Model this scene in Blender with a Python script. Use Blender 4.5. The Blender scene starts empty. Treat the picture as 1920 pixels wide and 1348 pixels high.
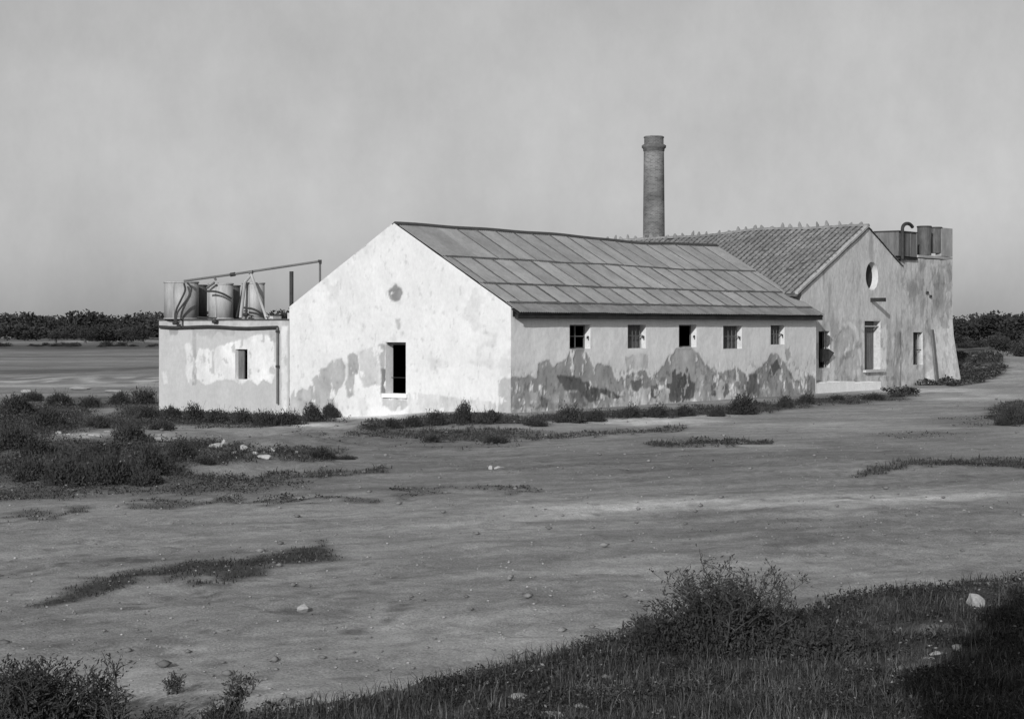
import bpy, bmesh, math, random
import numpy as np
from mathutils import Vector, Matrix

random.seed(7)
rng = np.random.default_rng(7)
sc = bpy.context.scene
COL = sc.collection

# ------------------------------------------------------------------ camera
F = 3450.0            # focal length in photo pixels (photo 1920 wide)
HZ = 610.0            # horizon row
EYE = 3.3             # eye above the yard
cam_d = bpy.data.cameras.new('camera')
cam = bpy.data.objects.new('camera', cam_d)
COL.objects.link(cam)
cam.location = (0, 0, EYE)
cam.rotation_euler = (math.radians(90), 0, 0)
cam_d.sensor_width = 36.0
cam_d.lens = F / 1920 * 36
cam_d.shift_y = -(674 - HZ) / 1920
cam_d.clip_start = 0.1
cam_d.clip_end = 9000
sc.camera = cam

# ------------------------------------------------------------------ plan axes
U = np.array([0.594, 0.804, 0.0]); U /= np.linalg.norm(U)     # along the long shed
V = np.array([-U[1], U[0], 0.0])                               # across it
C0 = np.array([-0.04, 69.0, 0.0])                              # its near corner
Z = np.array([0, 0, 1.0])

# ------------------------------------------------------------------ light
SUN_E = 3.5
dvec = 2.8 * U + 1.0 * V - 1.1 * Z
dvec /= np.linalg.norm(dvec)
elev = math.asin(-dvec[2])
world = bpy.data.worlds.new('World'); sc.world = world
world.use_nodes = True
nt = world.node_tree; nt.nodes.clear()
sky = nt.nodes.new('ShaderNodeTexSky'); sky.sky_type = 'NISHITA'
sky.sun_disc = False; sky.sun_elevation = elev
sky.sun_rotation = math.atan2(-dvec[0], -dvec[1])
sky.air_density = 1.0; sky.dust_density = 1.6; sky.ozone_density = 1.0
bw = nt.nodes.new('ShaderNodeRGBToBW')
tc = nt.nodes.new('ShaderNodeTexCoord')
mp = nt.nodes.new('ShaderNodeMapping'); mp.inputs['Scale'].default_value = (1, 1, 1.3)
n1 = nt.nodes.new('ShaderNodeTexNoise'); n1.inputs['Scale'].default_value = 7.0
n1.inputs['Detail'].default_value = 7; n1.inputs['Roughness'].default_value = 0.55
r1 = nt.nodes.new('ShaderNodeMapRange'); r1.inputs[1].default_value = 0.3; r1.inputs[2].default_value = 0.7
r1.inputs[3].default_value = 0.84; r1.inputs[4].default_value = 1.14
# the horizon glow of the clear sky is flattened, the film saw an even grey sky
gm = nt.nodes.new('ShaderNodeMath'); gm.operation = 'POWER'; gm.inputs[1].default_value = 0.45
ml = nt.nodes.new('ShaderNodeMath'); ml.operation = 'MULTIPLY'
bg = nt.nodes.new('ShaderNodeBackground'); bg.inputs['Strength'].default_value = 0.15
wo = nt.nodes.new('ShaderNodeOutputWorld')
L = nt.links.new
gn = nt.nodes.new('ShaderNodeMath'); gn.operation = 'MULTIPLY'; gn.inputs[1].default_value = 1.62
L(sky.outputs[0], bw.inputs[0]); L(bw.outputs[0], gm.inputs[0])
L(tc.outputs['Generated'], mp.inputs[0]); L(mp.outputs[0], n1.inputs['Vector'])
n2 = nt.nodes.new('ShaderNodeTexNoise'); n2.inputs['Scale'].default_value = 26.0; n2.inputs['Detail'].default_value = 8; n2.inputs['Roughness'].default_value = 0.7
mp2 = nt.nodes.new('ShaderNodeMapping'); mp2.inputs['Scale'].default_value = (1, 1, 0.6); L(tc.outputs['Generated'], mp2.inputs[0]); L(mp2.outputs[0], n2.inputs['Vector'])
mxn = nt.nodes.new('ShaderNodeMix'); mxn.inputs[0].default_value = 0.42
L(n1.outputs[0], mxn.inputs[2]); L(n2.outputs[0], mxn.inputs[3]); L(mxn.outputs[0], r1.inputs[0]); L(gm.outputs[0], ml.inputs[0]); L(r1.outputs[0], ml.inputs[1])
L(ml.outputs[0], gn.inputs[0]); L(gn.outputs[0], bg.inputs['Color']); L(bg.outputs[0], wo.inputs[0])

sun_d = bpy.data.lights.new('sun', 'SUN'); sun_d.energy = SUN_E; sun_d.angle = math.radians(0.6)
sun_d.color = (1.0, 1.0, 1.0)
sun = bpy.data.objects.new('sun', sun_d); COL.objects.link(sun)
sun.rotation_euler = Vector(dvec).to_track_quat('-Z', 'Y').to_euler()
sun.location = (-20, -30, 40)

sc.view_settings.view_transform = 'Standard'
sc.view_settings.look = 'None'
sc.view_settings.exposure = 0.0
sc.view_settings.gamma = 1.0
sc.view_settings.use_curve_mapping = False

# ------------------------------------------------------------------ maths helpers
def wallpt(px, py, w):
    """photo point on the plane parallel to the long wall, w metres in: (s, z)"""
    r = (px - 960) / F
    s = (r * (C0[1] + w * V[1]) - (C0[0] + w * V[0])) / (U[0] - r * U[1])
    d = C0[1] + w * V[1] + s * U[1]
    return s, EYE + (HZ - py) * d / F

def gablept(px, py, s):
    """photo point on the plane of the gable (s metres along): (w, z)"""
    r = (px - 960) / F
    w = (r * (C0[1] + s * U[1]) - (C0[0] + s * U[0])) / (V[0] - r * V[1])
    d = C0[1] + w * V[1] + s * U[1]
    return w, EYE + (HZ - py) * d / F

def ground(px, py, z=0.0):
    d = F * (EYE - z) / (py - HZ)
    return (px - 960) / F * d, d

def W(s, w, z):
    return C0 + s * U + w * V + z * Z

def hash2(ix, iy, seed):
    h = (ix.astype(np.int64) * 374761393 + iy.astype(np.int64) * 668265263 + seed * 974634777) & 0x7fffffff
    h = ((h ^ (h >> 13)) * 1274126177) & 0x7fffffff
    return ((h ^ (h >> 16)) & 0xffff) / 65535.0

def vnoise(x, y, seed=0):
    x = np.asarray(x, float); y = np.asarray(y, float)
    ix = np.floor(x); iy = np.floor(y); fx = x - ix; fy = y - iy
    fx = fx * fx * (3 - 2 * fx); fy = fy * fy * (3 - 2 * fy)
    a = hash2(ix, iy, seed); b = hash2(ix + 1, iy, seed); c = hash2(ix, iy + 1, seed); d = hash2(ix + 1, iy + 1, seed)
    return (a * (1 - fx) + b * fx) * (1 - fy) + (c * (1 - fx) + d * fx) * fy

def fbm(x, y, seed=0, octv=4, g=0.5):
    x = np.asarray(x, float); y = np.asarray(y, float)
    t = 0; amp = 1; tot = 0
    for k in range(octv):
        t = t + amp * vnoise(x * 2 ** k + 17.3 * k, y * 2 ** k - 9.1 * k, seed + k); tot += amp; amp *= g
    return t / tot

def sstep(a, b, x):
    t = np.clip((x - a) / (b - a), 0, 1)
    return t * t * (3 - 2 * t)

def inpoly(x, y, poly):
    x = np.asarray(x, float); y = np.asarray(y, float)
    r = np.zeros(x.shape, bool)
    n = len(poly)
    for i in range(n):
        x1, y1 = poly[i]; x2, y2 = poly[(i + 1) % n]
        if y1 == y2: continue
        c = ((y1 > y) != (y2 > y)) & (x < (x2 - x1) * (y - y1) / (y2 - y1) + x1)
        r ^= c
    return r

def segdist(x, y, pts, ys=1.0):
    """distance to a polyline, rows weighted by ys"""
    best = np.full(np.shape(x), 1e9)
    for (x1, y1), (x2, y2) in zip(pts[:-1], pts[1:]):
        dx, dy = x2 - x1, (y2 - y1) * ys
        t = np.clip(((x - x1) * dx + (y - y1) * ys * dy) / (dx * dx + dy * dy), 0, 1)
        d = np.hypot(x - x1 - t * dx, (y - y1) * ys - t * dy)
        best = np.minimum(best, d)
    return best

# ------------------------------------------------------------------ materials
def newmat(name):
    m = bpy.data.materials.new(name); m.use_nodes = True
    t = m.node_tree; t.nodes.clear()
    o = t.nodes.new('ShaderNodeOutputMaterial'); b = t.nodes.new('ShaderNodeBsdfPrincipled')
    t.links.new(b.outputs[0], o.inputs[0])
    b.inputs['Specular IOR Level'].default_value = 0.15
    b.inputs['Roughness'].default_value = 0.9
    return m, t, b

def tone_mat(name, tone=None, attr=None, var=0.25, scale=2.0, scl=(1, 1, 1), fine=20.0, fvar=0.15, bump=0.0,
             bscale=30.0, rough=0.9, spec=0.15, rand=0.0, metal=0.0, rot=0.0, bdist=0.02):
    """grey material: tone (or a tone attribute) x broad noise x fine noise (x per-piece variation)"""
    m, t, b = newmat(name)
    N = t.nodes.new; K = t.links.new
    b.inputs['Roughness'].default_value = rough; b.inputs['Specular IOR Level'].default_value = spec
    b.inputs['Metallic'].default_value = metal
    c = N('ShaderNodeTexCoord'); mp = N('ShaderNodeMapping'); mp.inputs['Scale'].default_value = scl
    mp.inputs['Rotation'].default_value = (0, 0, rot)
    K(c.outputs['Object'], mp.inputs[0])
    def rng_noise(sc_, det, v):
        n = N('ShaderNodeTexNoise'); n.inputs['Scale'].default_value = sc_; n.inputs['Detail'].default_value = det
        n.inputs['Roughness'].default_value = 0.62
        K(mp.outputs[0], n.inputs['Vector'])
        r = N('ShaderNodeMapRange'); r.inputs[1].default_value = 0.28; r.inputs[2].default_value = 0.72
        r.inputs[3].default_value = 1 - v; r.inputs[4].default_value = 1 + v
        K(n.outputs[0], r.inputs[0]); return r.outputs[0], n
    a, _ = rng_noise(scale, 5, var); f, _ = rng_noise(fine, 4, fvar)
    m1 = N('ShaderNodeMath'); m1.operation = 'MULTIPLY'; K(a, m1.inputs[0]); K(f, m1.inputs[1])
    m2 = N('ShaderNodeMath'); m2.operation = 'MULTIPLY'; K(m1.outputs[0], m2.inputs[0])
    if attr:
        at = N('ShaderNodeAttribute'); at.attribute_name = attr; K(at.outputs['Fac'], m2.inputs[1])
    else:
        m2.inputs[1].default_value = tone
    out = m2.outputs[0]
    if rand:
        oi = N('ShaderNodeObjectInfo'); r = N('ShaderNodeMapRange'); r.inputs[3].default_value = 1 - rand; r.inputs[4].default_value = 1 + rand
        K(oi.outputs['Random'], r.inputs[0]); m3 = N('ShaderNodeMath'); m3.operation = 'MULTIPLY'
        K(out, m3.inputs[0]); K(r.outputs[0], m3.inputs[1]); out = m3.outputs[0]
    K(out, b.inputs['Base Color'])
    if bump:
        n = N('ShaderNodeTexNoise'); n.inputs['Scale'].default_value = bscale; n.inputs['Detail'].default_value = 6
        n.inputs['Roughness'].default_value = 0.65
        K(mp.outputs[0], n.inputs['Vector']); bp = N('ShaderNodeBump'); bp.inputs['Strength'].default_value = bump
        bp.inputs['Distance'].default_value = bdist
        K(n.outputs[0], bp.inputs['Height']); K(bp.outputs[0], b.inputs['Normal'])
    return m

M = {}
M['wall'] = tone_mat('plaster', attr='tone', var=0.07, scale=1.2, scl=(1, 1, 0.6), fine=9, fvar=0.07, bump=0.45, bscale=14, bdist=0.012)
M['oldwall'] = tone_mat('weathered plaster', attr='tone', var=0.16, scale=1.0, scl=(1, 1, 0.55), fine=7, fvar=0.16, bump=0.7, bscale=9, bdist=0.03)
M['lime'] = tone_mat('limewash', tone=0.78, var=0.06, fine=8, fvar=0.06, bump=0.3, bscale=14)
M['lime_dull'] = tone_mat('dull limewash', tone=0.5, var=0.15, fine=8, fvar=0.12, bump=0.5, bscale=10, bdist=0.03)
M['lime_mid'] = tone_mat('greyed limewash', tone=0.60, var=0.15, fine=6, fvar=0.12, bump=0.3, bscale=14)
M['oldplain'] = tone_mat('old plaster', tone=0.36, var=0.22, scale=1.0, scl=(1, 1, .5), fine=6, fvar=0.15, bump=0.5, bscale=10)
M['dark'] = tone_mat('interior', tone=0.03, var=0.2)
M['sheet'] = tone_mat('roof sheet', tone=0.27, var=0.2, scale=0.9, fine=7, fvar=0.12, bump=0.2, bscale=12, rand=0.14, rough=0.75)
M['sheet_low'] = tone_mat('stained eaves sheet', tone=0.19, var=0.25, scale=1.4, fine=7, fvar=0.15, bump=0.2, bscale=12, rand=0.12)
M['strip'] = tone_mat('tarred strip', tone=0.11, var=0.35, scale=2.0, fine=9, fvar=0.25, rand=0.15)
M['ridge'] = tone_mat('ridge cap', tone=0.07, var=0.3, scale=3)
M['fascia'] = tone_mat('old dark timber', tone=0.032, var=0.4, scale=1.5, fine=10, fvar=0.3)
M['tile'] = tone_mat('clay tile', tone=0.21, var=0.3, scale=0.7, fine=6, fvar=0.25, rand=0.14, bump=0.3, bscale=20)
M['mortar'] = tone_mat('roof bedding', tone=0.10, var=0.2, fine=8)
M['wood'] = tone_mat('grey wood', tone=0.14, var=0.3, scale=2, scl=(4, 4, 0.6), fine=14, fvar=0.25)
M['lightwood'] = tone_mat('bleached wood', tone=0.42, var=0.2, scale=2, scl=(4, 4, 0.6), fine=14, fvar=0.2)
M['iron'] = tone_mat('rusted iron', tone=0.04, var=0.3, rough=0.7, spec=0.3)
M['pipe'] = tone_mat('grey pipe', tone=0.13, var=0.25, rough=0.6, spec=0.3)
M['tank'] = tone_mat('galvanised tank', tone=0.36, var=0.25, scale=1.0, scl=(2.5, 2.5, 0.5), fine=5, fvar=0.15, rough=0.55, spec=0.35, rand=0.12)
M['tank_dark'] = tone_mat('rusted and shaded tank', tone=0.10, var=0.35, scale=1.5, scl=(2.5, 2.5, 0.5), fine=6, fvar=0.2, rough=0.7)  # rust, plus shade put into the tone for tanks standing behind
M['towertank'] = tone_mat('tower tank iron', tone=0.15, var=0.35, scale=1.2, scl=(2.5, 2.5, 0.45), fine=6, fvar=0.2, rough=0.7)
M['leaf'] = tone_mat('scrub leaf', tone=0.043, var=0.35, scale=1.1, fine=6, fvar=0.3)
M['farleaf'] = tone_mat('far tree leaf', tone=0.040, var=0.4, scale=0.15, fine=1.0, fvar=0.3)
M['twig'] = tone_mat('twig', tone=0.07, var=0.3)
M['grass'] = tone_mat('bank grass', attr='tone', var=0.35, scale=0.9, fine=5, fvar=0.2)
M['stone'] = tone_mat('limestone', tone=0.36, var=0.2, scale=3, fine=20, fvar=0.15, bump=0.6, bscale=16, rand=0.1)
M['pebble'] = tone_mat('pebbles', tone=0.30, var=0.35, scale=2.5, fine=20)
M['clod'] = tone_mat('earth clods', tone=0.17, var=0.45, scale=.8, fine=8, fvar=.4)
M['bark'] = tone_mat('bark', tone=0.10, var=0.3, scale=6, bump=0.5)

# ground: painted tone x track-stretched noise x fine grit
def ground_mat():
    m, t, b = newmat('yard ground')
    N = t.nodes.new; K = t.links.new
    b.inputs['Specular IOR Level'].default_value = 0.05
    at = N('ShaderNodeAttribute'); at.attribute_name = 'tone'
    c = N('ShaderNodeTexCoord')
    last = at.outputs['Fac']
    for rot, scl, s_, det, v in ((-0.46, (0.09, 0.9, 1), 1.0, 6, 0.20), (-0.42, (0.22, 1.2, 1), 1.0, 7, 0.13), (0, (1, 1, 1), 5.0, 7, 0.17), (0, (1, 1, 1), 34.0, 5, 0.34)):
        mp = N('ShaderNodeMapping'); mp.inputs['Rotation'].default_value = (0, 0, rot)
        # rotate first, then stretch
        mp2 = N('ShaderNodeMapping'); mp2.inputs['Scale'].default_value = scl
        K(c.outputs['Object'], mp.inputs[0]); K(mp.outputs[0], mp2.inputs[0])
        n = N('ShaderNodeTexNoise'); n.inputs['Scale'].default_value = s_; n.inputs['Detail'].default_value = det; n.inputs['Roughness'].default_value = 0.6
        K(mp2.outputs[0], n.inputs['Vector'])
        r = N('ShaderNodeMapRange'); r.inputs[1].default_value = 0.3; r.inputs[2].default_value = 0.7
        r.inputs[3].default_value = 1 - v; r.inputs[4].default_value = 1 + v
        K(n.outputs[0], r.inputs[0]); mu = N('ShaderNodeMath'); mu.operation = 'MULTIPLY'
        K(last, mu.inputs[0]); K(r.outputs[0], mu.inputs[1]); last = mu.outputs[0]
    K(last, b.inputs['Base Color'])
    n = N('ShaderNodeTexNoise'); n.inputs['Scale'].default_value = 9; n.inputs['Detail'].default_value = 10; n.inputs['Roughness'].default_value = 0.8
    K(c.outputs['Object'], n.inputs['Vector']); bp = N('ShaderNodeBump'); bp.inputs['Strength'].default_value = 0.8; bp.inputs['Distance'].default_value = 0.05
    K(n.outputs[0], bp.inputs['Height']); K(bp.outputs[0], b.inputs['Normal'])
    return m
M['ground'] = ground_mat()

def brick_mat():
    m, t, b = newmat('chimney brick')
    N = t.nodes.new; K = t.links.new
    c = N('ShaderNodeTexCoord'); s = N('ShaderNodeSeparateXYZ'); K(c.outputs['Object'], s.inputs[0])
    an = N('ShaderNodeMath'); an.operation = 'ARCTAN2'; K(s.outputs[1], an.inputs[0]); K(s.outputs[0], an.inputs[1])
    co = N('ShaderNodeCombineXYZ'); mu = N('ShaderNodeMath'); mu.operation = 'MULTIPLY'; mu.inputs[1].default_value = 0.75
    K(an.outputs[0], mu.inputs[0]); K(mu.outputs[0], co.inputs[0]); K(s.outputs[2], co.inputs[1])
    br = N('ShaderNodeTexBrick'); br.inputs['Scale'].default_value = 1.0; br.inputs['Brick Width'].default_value = 0.26
    br.inputs['Row Height'].default_value = 0.085; br.inputs['Mortar Size'].default_value = 0.012
    br.inputs['Color1'].default_value = (0.09, 0.09, 0.09, 1); br.inputs['Color2'].default_value = (0.17, 0.17, 0.17, 1); br.inputs['Mortar'].default_value = (0.22, 0.22, 0.22, 1)
    K(co.outputs[0], br.inputs['Vector'])
    n = N('ShaderNodeTexNoise'); n.inputs['Scale'].default_value = 0.9; n.inputs['Detail'].default_value = 6
    mp = N('ShaderNodeMapping'); mp.inputs['Scale'].default_value = (1, 1, 1.3); K(c.outputs['Object'], mp.inputs[0]); K(mp.outputs[0], n.inputs['Vector'])
    r = N('ShaderNodeMapRange'); r.inputs[1].default_value = 0.3; r.inputs[2].default_value = 0.7; r.inputs[3].default_value = 0.55; r.inputs[4].default_value = 1.35
    K(n.outputs[0], r.inputs[0]); mx = N('ShaderNodeVectorMath'); mx.operation = 'SCALE'
    K(br.outputs[0], mx.inputs[0]); K(r.outputs[0], mx.inputs['Scale']); K(mx.outputs[0], b.inputs['Base Color'])
    bp = N('ShaderNodeBump'); bp.inputs['Strength'].default_value = 0.4; bp.inputs['Distance'].default_value = 0.02
    K(br.outputs['Fac'], bp.inputs['Height']); bp.invert = True; K(bp.outputs[0], b.inputs['Normal'])
    return m
M['brick'] = brick_mat()

# ------------------------------------------------------------------ object helpers
def empty(name, label, cat, loc=(0, 0, 0), rz=0.0, group=None):
    o = bpy.data.objects.new(name, None); COL.objects.link(o)
    o.location = Vector([float(a) for a in loc]); o.rotation_euler = (0, 0, rz)
    o['label'] = label; o['category'] = cat
    if group: o['group'] = group
    o.empty_display_size = 0.3
    return o

def tag(o, label, cat, group=None):
    o['label'] = label; o['category'] = cat
    if group: o['group'] = group
    return o

def link(name, me, mat, parent=None, kind=None, world=True):
    if mat is not None and not me.materials: me.materials.append(mat)
    o = bpy.data.objects.new(name, me); COL.objects.link(o)
    if parent is not None:
        o.parent = parent
        if world:      # vertices are in world coordinates
            o.matrix_parent_inverse = (Matrix.Translation(parent.location) @ parent.rotation_euler.to_matrix().to_4x4()).inverted()
    if kind: o['kind'] = kind
    return o

def mesh(name, verts, faces, tone=None, smooth=False):
    me = bpy.data.meshes.new(name)
    verts = np.asarray(verts, dtype=np.float32)
    if isinstance(faces, np.ndarray):
        k = faces.shape[1]; nf = faces.shape[0]
        me.vertices.add(len(verts)); me.vertices.foreach_set('co', verts.ravel())
        me.loops.add(nf * k); me.loops.foreach_set('vertex_index', faces.ravel().astype(np.int32))
        me.polygons.add(nf); me.polygons.foreach_set('loop_start', np.arange(0, nf * k, k, dtype=np.int32))
        me.update(calc_edges=True)
    else:
        me.from_pydata([tuple(map(float, v)) for v in verts], [], [tuple(int(i) for i in f) for f in faces]); me.update()
    if tone is not None:
        a = me.attributes.new('tone', 'FLOAT', 'POINT'); a.data.foreach_set('value', np.asarray(tone, dtype=np.float32))
    if smooth:
        me.polygons.foreach_set('use_smooth', np.ones(len(me.polygons), bool))
    return me

class MB:
    def __init__(s): s.v = []; s.f = []
    def add(s, v, f):
        b = len(s.v); s.v += [tuple(map(float, p)) for p in v]; s.f += [tuple(i + b for i in q) for q in f]
        return s
    def box(s, o, a, b, c):
        """box from corner o along vectors a, b, c"""
        o = np.array(o, float); a = np.array(a, float); b = np.array(b, float); c = np.array(c, float)
        if np.dot(np.cross(a, b), c) < 0: a, b = b, a
        v = [o, o + a, o + a + b, o + b, o + c, o + a + c, o + a + b + c, o + b + c]
        return s.add(v, [(0, 3, 2, 1), (4, 5, 6, 7), (0, 1, 5, 4), (1, 2, 6, 5), (2, 3, 7, 6), (3, 0, 4, 7)])
    def tube(s, pts, r, n=8, cap=True):
        pts = [Vector([float(c) for c in p]) for p in pts]; k = len(pts)
        rs = r if isinstance(r, (list, tuple)) else [r] * k
        rings = []; up = None
        for i, p in enumerate(pts):
            t = (pts[min(i + 1, k - 1)] - pts[max(i - 1, 0)]).normalized()
            if up is None:
                up = t.orthogonal().normalized()
            up = (up - t * up.dot(t)).normalized(); q = t.cross(up)
            rings.append([p + (up * math.cos(2 * math.pi * j / n) + q * math.sin(2 * math.pi * j / n)) * rs[i] for j in range(n)])
        v = [x for rg in rings for x in rg]; f = []
        for i in range(k - 1):
            for j in range(n):
                f.append((i * n + j, i * n + (j + 1) % n, (i + 1) * n + (j + 1) % n, (i + 1) * n + j))
        if cap: f.append(tuple(range(n))[::-1]); f.append(tuple((k - 1) * n + j for j in range(n)))
        return s.add(v, f)
    def lathe(s, c, prof, n=28, cap=True):
        v = []; f = []; k = len(prof)
        for (r, z) in prof:
            for j in range(n):
                a = 2 * math.pi * j / n; v.append((c[0] + r * math.cos(a), c[1] + r * math.sin(a), c[2] + z))
        for i in range(k - 1):
            for j in range(n): f.append((i * n + j, i * n + (j + 1) % n, (i + 1) * n + (j + 1) % n, (i + 1) * n + j))
        if cap: f.append(tuple((k - 1) * n + j for j in range(n))); f.append(tuple(range(n))[::-1])
        return s.add(v, f)
    def build(s, name, mat, parent=None, kind=None, smooth=False, world=True):
        return link(name, mesh(name, s.v, s.f, smooth=smooth), mat, parent, kind, world)

# ------------------------------------------------------------------ terrain
BANKZ = 0.35
bank_px = [(0, 1420), (250, 1400), (470, 1345), (640, 1312), (900, 1262), (1050, 1222), (1180, 1188), (1300, 1160), (1500, 1138), (1700, 1108), (1900, 1082), (2150, 1050)]
bank_w = [ground(a, b, BANKZ) for a, b in bank_px]
bwx = np.array([-14] + [p[0] for p in bank_w] + [22]); bwy = np.array([9.5] + [p[1] for p in bank_w] + [34])

def bank_edge(x):
    return np.interp(x, bwx, bwy) + (fbm(x * 1.3, x * 0 + 3, 5) - 0.5) * 0.7

def dip(x, y):
    return .40 * sstep(-1.5, -7.5, x) * sstep(48, 64, y) * sstep(150, 95, y)

def height(x, y):
    x = np.asarray(x, float); y = np.asarray(y, float)
    e = bank_edge(x)
    b = BANKZ * sstep(1.1, -0.1, y - e)
    b = b + np.clip(e - y - 2.0, 0, 30) * 0.06 * sstep(0, 4, e - y - 2)
    h = b
    h = h + (fbm(x * 0.35, y * 0.35, 11) - 0.5) * 0.16 * sstep(6, 20, y)
    h = h + (fbm(x * 1.6, y * 1.6, 12) - 0.5) * 0.08
    near = sstep(60, 30, y)
    xr_ = x * .89 + y * .45; yr_ = -x * .45 + y * .89
    h = h + near * ((fbm(xr_ * 1.2, yr_ * 4.5, 14, 4) - .5) * .028 + np.clip(fbm(x * 4.5, y * 4.5, 15, 3) - .56, 0, 1) * .2 * sstep(.42, .62, fbm(x * .3, y * .3, 16)))
    # scrubby hummocks, left middle
    hum = sstep(-2.5, -6, x - (y - 45) * 0.02) * sstep(36, 42, y) * sstep(70, 60, y)
    h = h + hum * (fbm(x * 0.5, y * 0.4, 21) - 0.35) * 0.7
    # keep the yard level against the buildings
    s = (x - C0[0]) * U[0] + (y - C0[1]) * U[1]; w = (x - C0[0]) * V[0] + (y - C0[1]) * V[1]
    near = sstep(3.0, 0.5, np.maximum(np.maximum(-s, s - 45), np.maximum(-w, w - 20)))
    h = h * (1 - near * 0.85) - 0.0
    h = h - dip(x, y)
    # far fields undulate a little
    h = h + sstep(120, 400, y) * (fbm(x * 0.01, y * 0.01, 31) - 0.5) * 1.2
    # scrub bank right of the tower
    mx, my = 31.0, 122.0
    h = h + 1.3 * np.exp(-(((x - mx) / 9.0) ** 2 + ((y - my) / 14.0) ** 2))
    return h

# tones and vegetation painted on the ground, written in the photo's own coordinates and laid down at their real place
VEG_LINES = [  # (points, half width px, strength)
    ([(60, 1122), (130, 1102), (210, 1090), (330, 1082), (430, 1066), (520, 1046), (600, 1034)], 15, 1.0),
    ([(1618, 882), (1700, 868), (1800, 866), (1930, 870)], 8, 0.75),
    ([(1205, 836), (1300, 832), (1440, 829)], 6, 0.65),
    ([(260, 947), (420, 940), (560, 938), (700, 934)], 5, 0.7),
    ([(380, 900), (560, 893), (720, 880)], 8, 0.6),
    ([(740, 925), (850, 920), (1010, 913)], 5, 0.5),
    ([(0, 975), (90, 962), (160, 955)], 5, 0.7),
    ([(250, 772), (340, 785), (450, 786), (560, 792), (640, 778)], 15, 1.0),
    ([(710, 797), (800, 789), (880, 785), (950, 786)], 12, 1.0),
    ([(960, 796), (1040, 784), (1150, 778), (1300, 772), (1400, 765), (1440, 762)], 9, 1.0),
    ([(1440, 765), (1540, 752), (1620, 748), (1700, 742)], 8, 0.9),
    ([(1000, 822), (1150, 812), (1280, 803)], 6, 0.5),
    ([(560, 812), (700, 830), (850, 838), (980, 834)], 4, 0.35),
    ([(0, 636), (300, 634)], 3, 0.8),
    ([(0, 651), (120, 652), (300, 648)], 6, 0.9),
    ([(0, 700), (160, 696), (300, 689)], 2.5, 0.6),
    ([(0, 665), (300, 660)], 2, 0.4),
    ([(0, 1052), (300, 1004), (700, 962), (1200, 926), (1960, 890)], 3, 0.22), ([(0, 1068), (300, 1020), (700, 976), (1200, 938), (1960, 900)], 3, 0.20),
    ([(560, 1330), (760, 1200), (1040, 1090), (1400, 1020), (1960, 960)], 5, 0.18), ([(420, 1330), (640, 1185), (960, 1065), (1350, 1000), (1960, 945)], 5, 0.18),
    ([(1120, 1002), (1400, 986), (1700, 962), (1960, 938)], 8, 0.26), ([(1300, 1036), (1600, 1016), (1960, 984)], 9, 0.24),
    ([(0, 1078), (260, 1048), (560, 1040)], 6, 0.26), ([(700, 1010), (1000, 985), (1300, 972)], 6, 0.16), ([(960, 880), (1300, 862), (1700, 850)], 9, 0.24),
    ([(380, 1190), (560, 1160), (720, 1120)], 7, 0.22), ([(0, 1230), (300, 1180), (500, 1130)], 8, 0.2), ([(1000, 1110), (1300, 1060), (1600, 1035)], 8, 0.15),
]
VEG_BLOBS = [  # cx, cy, rx, ry, strength
    (60, 785, 150, 42, 1.0), (150, 870, 240, 52, 1.0), (240, 790, 95, 18, 0.9), (330, 850, 190, 30, 0.9), (560, 852, 110, 16, 0.7),
    (200, 755, 150, 14, 0.8), (60, 925, 130, 22, 0.7), (300, 910, 330, 28, 0.6), (880, 815, 190, 16, 0.75), (740, 812, 120, 11, 0.6),
    (1905, 775, 60, 26, 1.0), (1850, 790, 130, 14, 0.4), (1560, 835, 60, 5, 0.2), (1730, 815, 140, 14, 0.3), (1250, 860, 260, 20, 0.25),
    (1500, 985, 200, 18, 0.25), (1150, 880, 330, 22, 0.22), (1480, 1000, 160, 10, 0.2), (1750, 965, 200, 6, 0.25), (1650, 1010, 220, 6, 0.2), (850, 870, 160, 14, 0.22), (150, 1200, 180, 40, 0.22), (950, 1085, 260, 18, 0.15), (420, 1130, 130, 16, .25), (60, 1150, 90, 20, .3),
]
MOUND = [(1700, 600), (1960, 600), (1960, 662), (1925, 668), (1885, 656), (1868, 660), (1884, 680), (1892, 690), (1880, 702), (1858, 712), (1838, 719), (1795, 723), (1700, 723)]
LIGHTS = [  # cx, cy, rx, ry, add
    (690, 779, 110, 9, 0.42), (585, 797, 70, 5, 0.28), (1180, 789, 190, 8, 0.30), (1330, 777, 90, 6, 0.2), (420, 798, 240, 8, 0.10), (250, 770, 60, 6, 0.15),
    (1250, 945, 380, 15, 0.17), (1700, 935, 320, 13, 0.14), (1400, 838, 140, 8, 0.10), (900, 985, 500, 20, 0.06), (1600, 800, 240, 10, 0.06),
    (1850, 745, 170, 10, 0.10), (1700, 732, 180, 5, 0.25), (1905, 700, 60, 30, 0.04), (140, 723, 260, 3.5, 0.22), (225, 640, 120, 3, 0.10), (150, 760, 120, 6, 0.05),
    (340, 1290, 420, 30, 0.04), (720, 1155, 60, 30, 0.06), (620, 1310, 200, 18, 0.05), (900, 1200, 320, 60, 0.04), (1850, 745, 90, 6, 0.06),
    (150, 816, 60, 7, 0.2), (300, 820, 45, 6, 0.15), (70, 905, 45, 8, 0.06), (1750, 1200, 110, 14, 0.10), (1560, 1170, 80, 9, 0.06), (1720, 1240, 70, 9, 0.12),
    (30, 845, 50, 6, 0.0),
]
def to_px(x, y, z):
    return 960 + F * x / y, HZ + F * (EYE - z) / y

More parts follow.
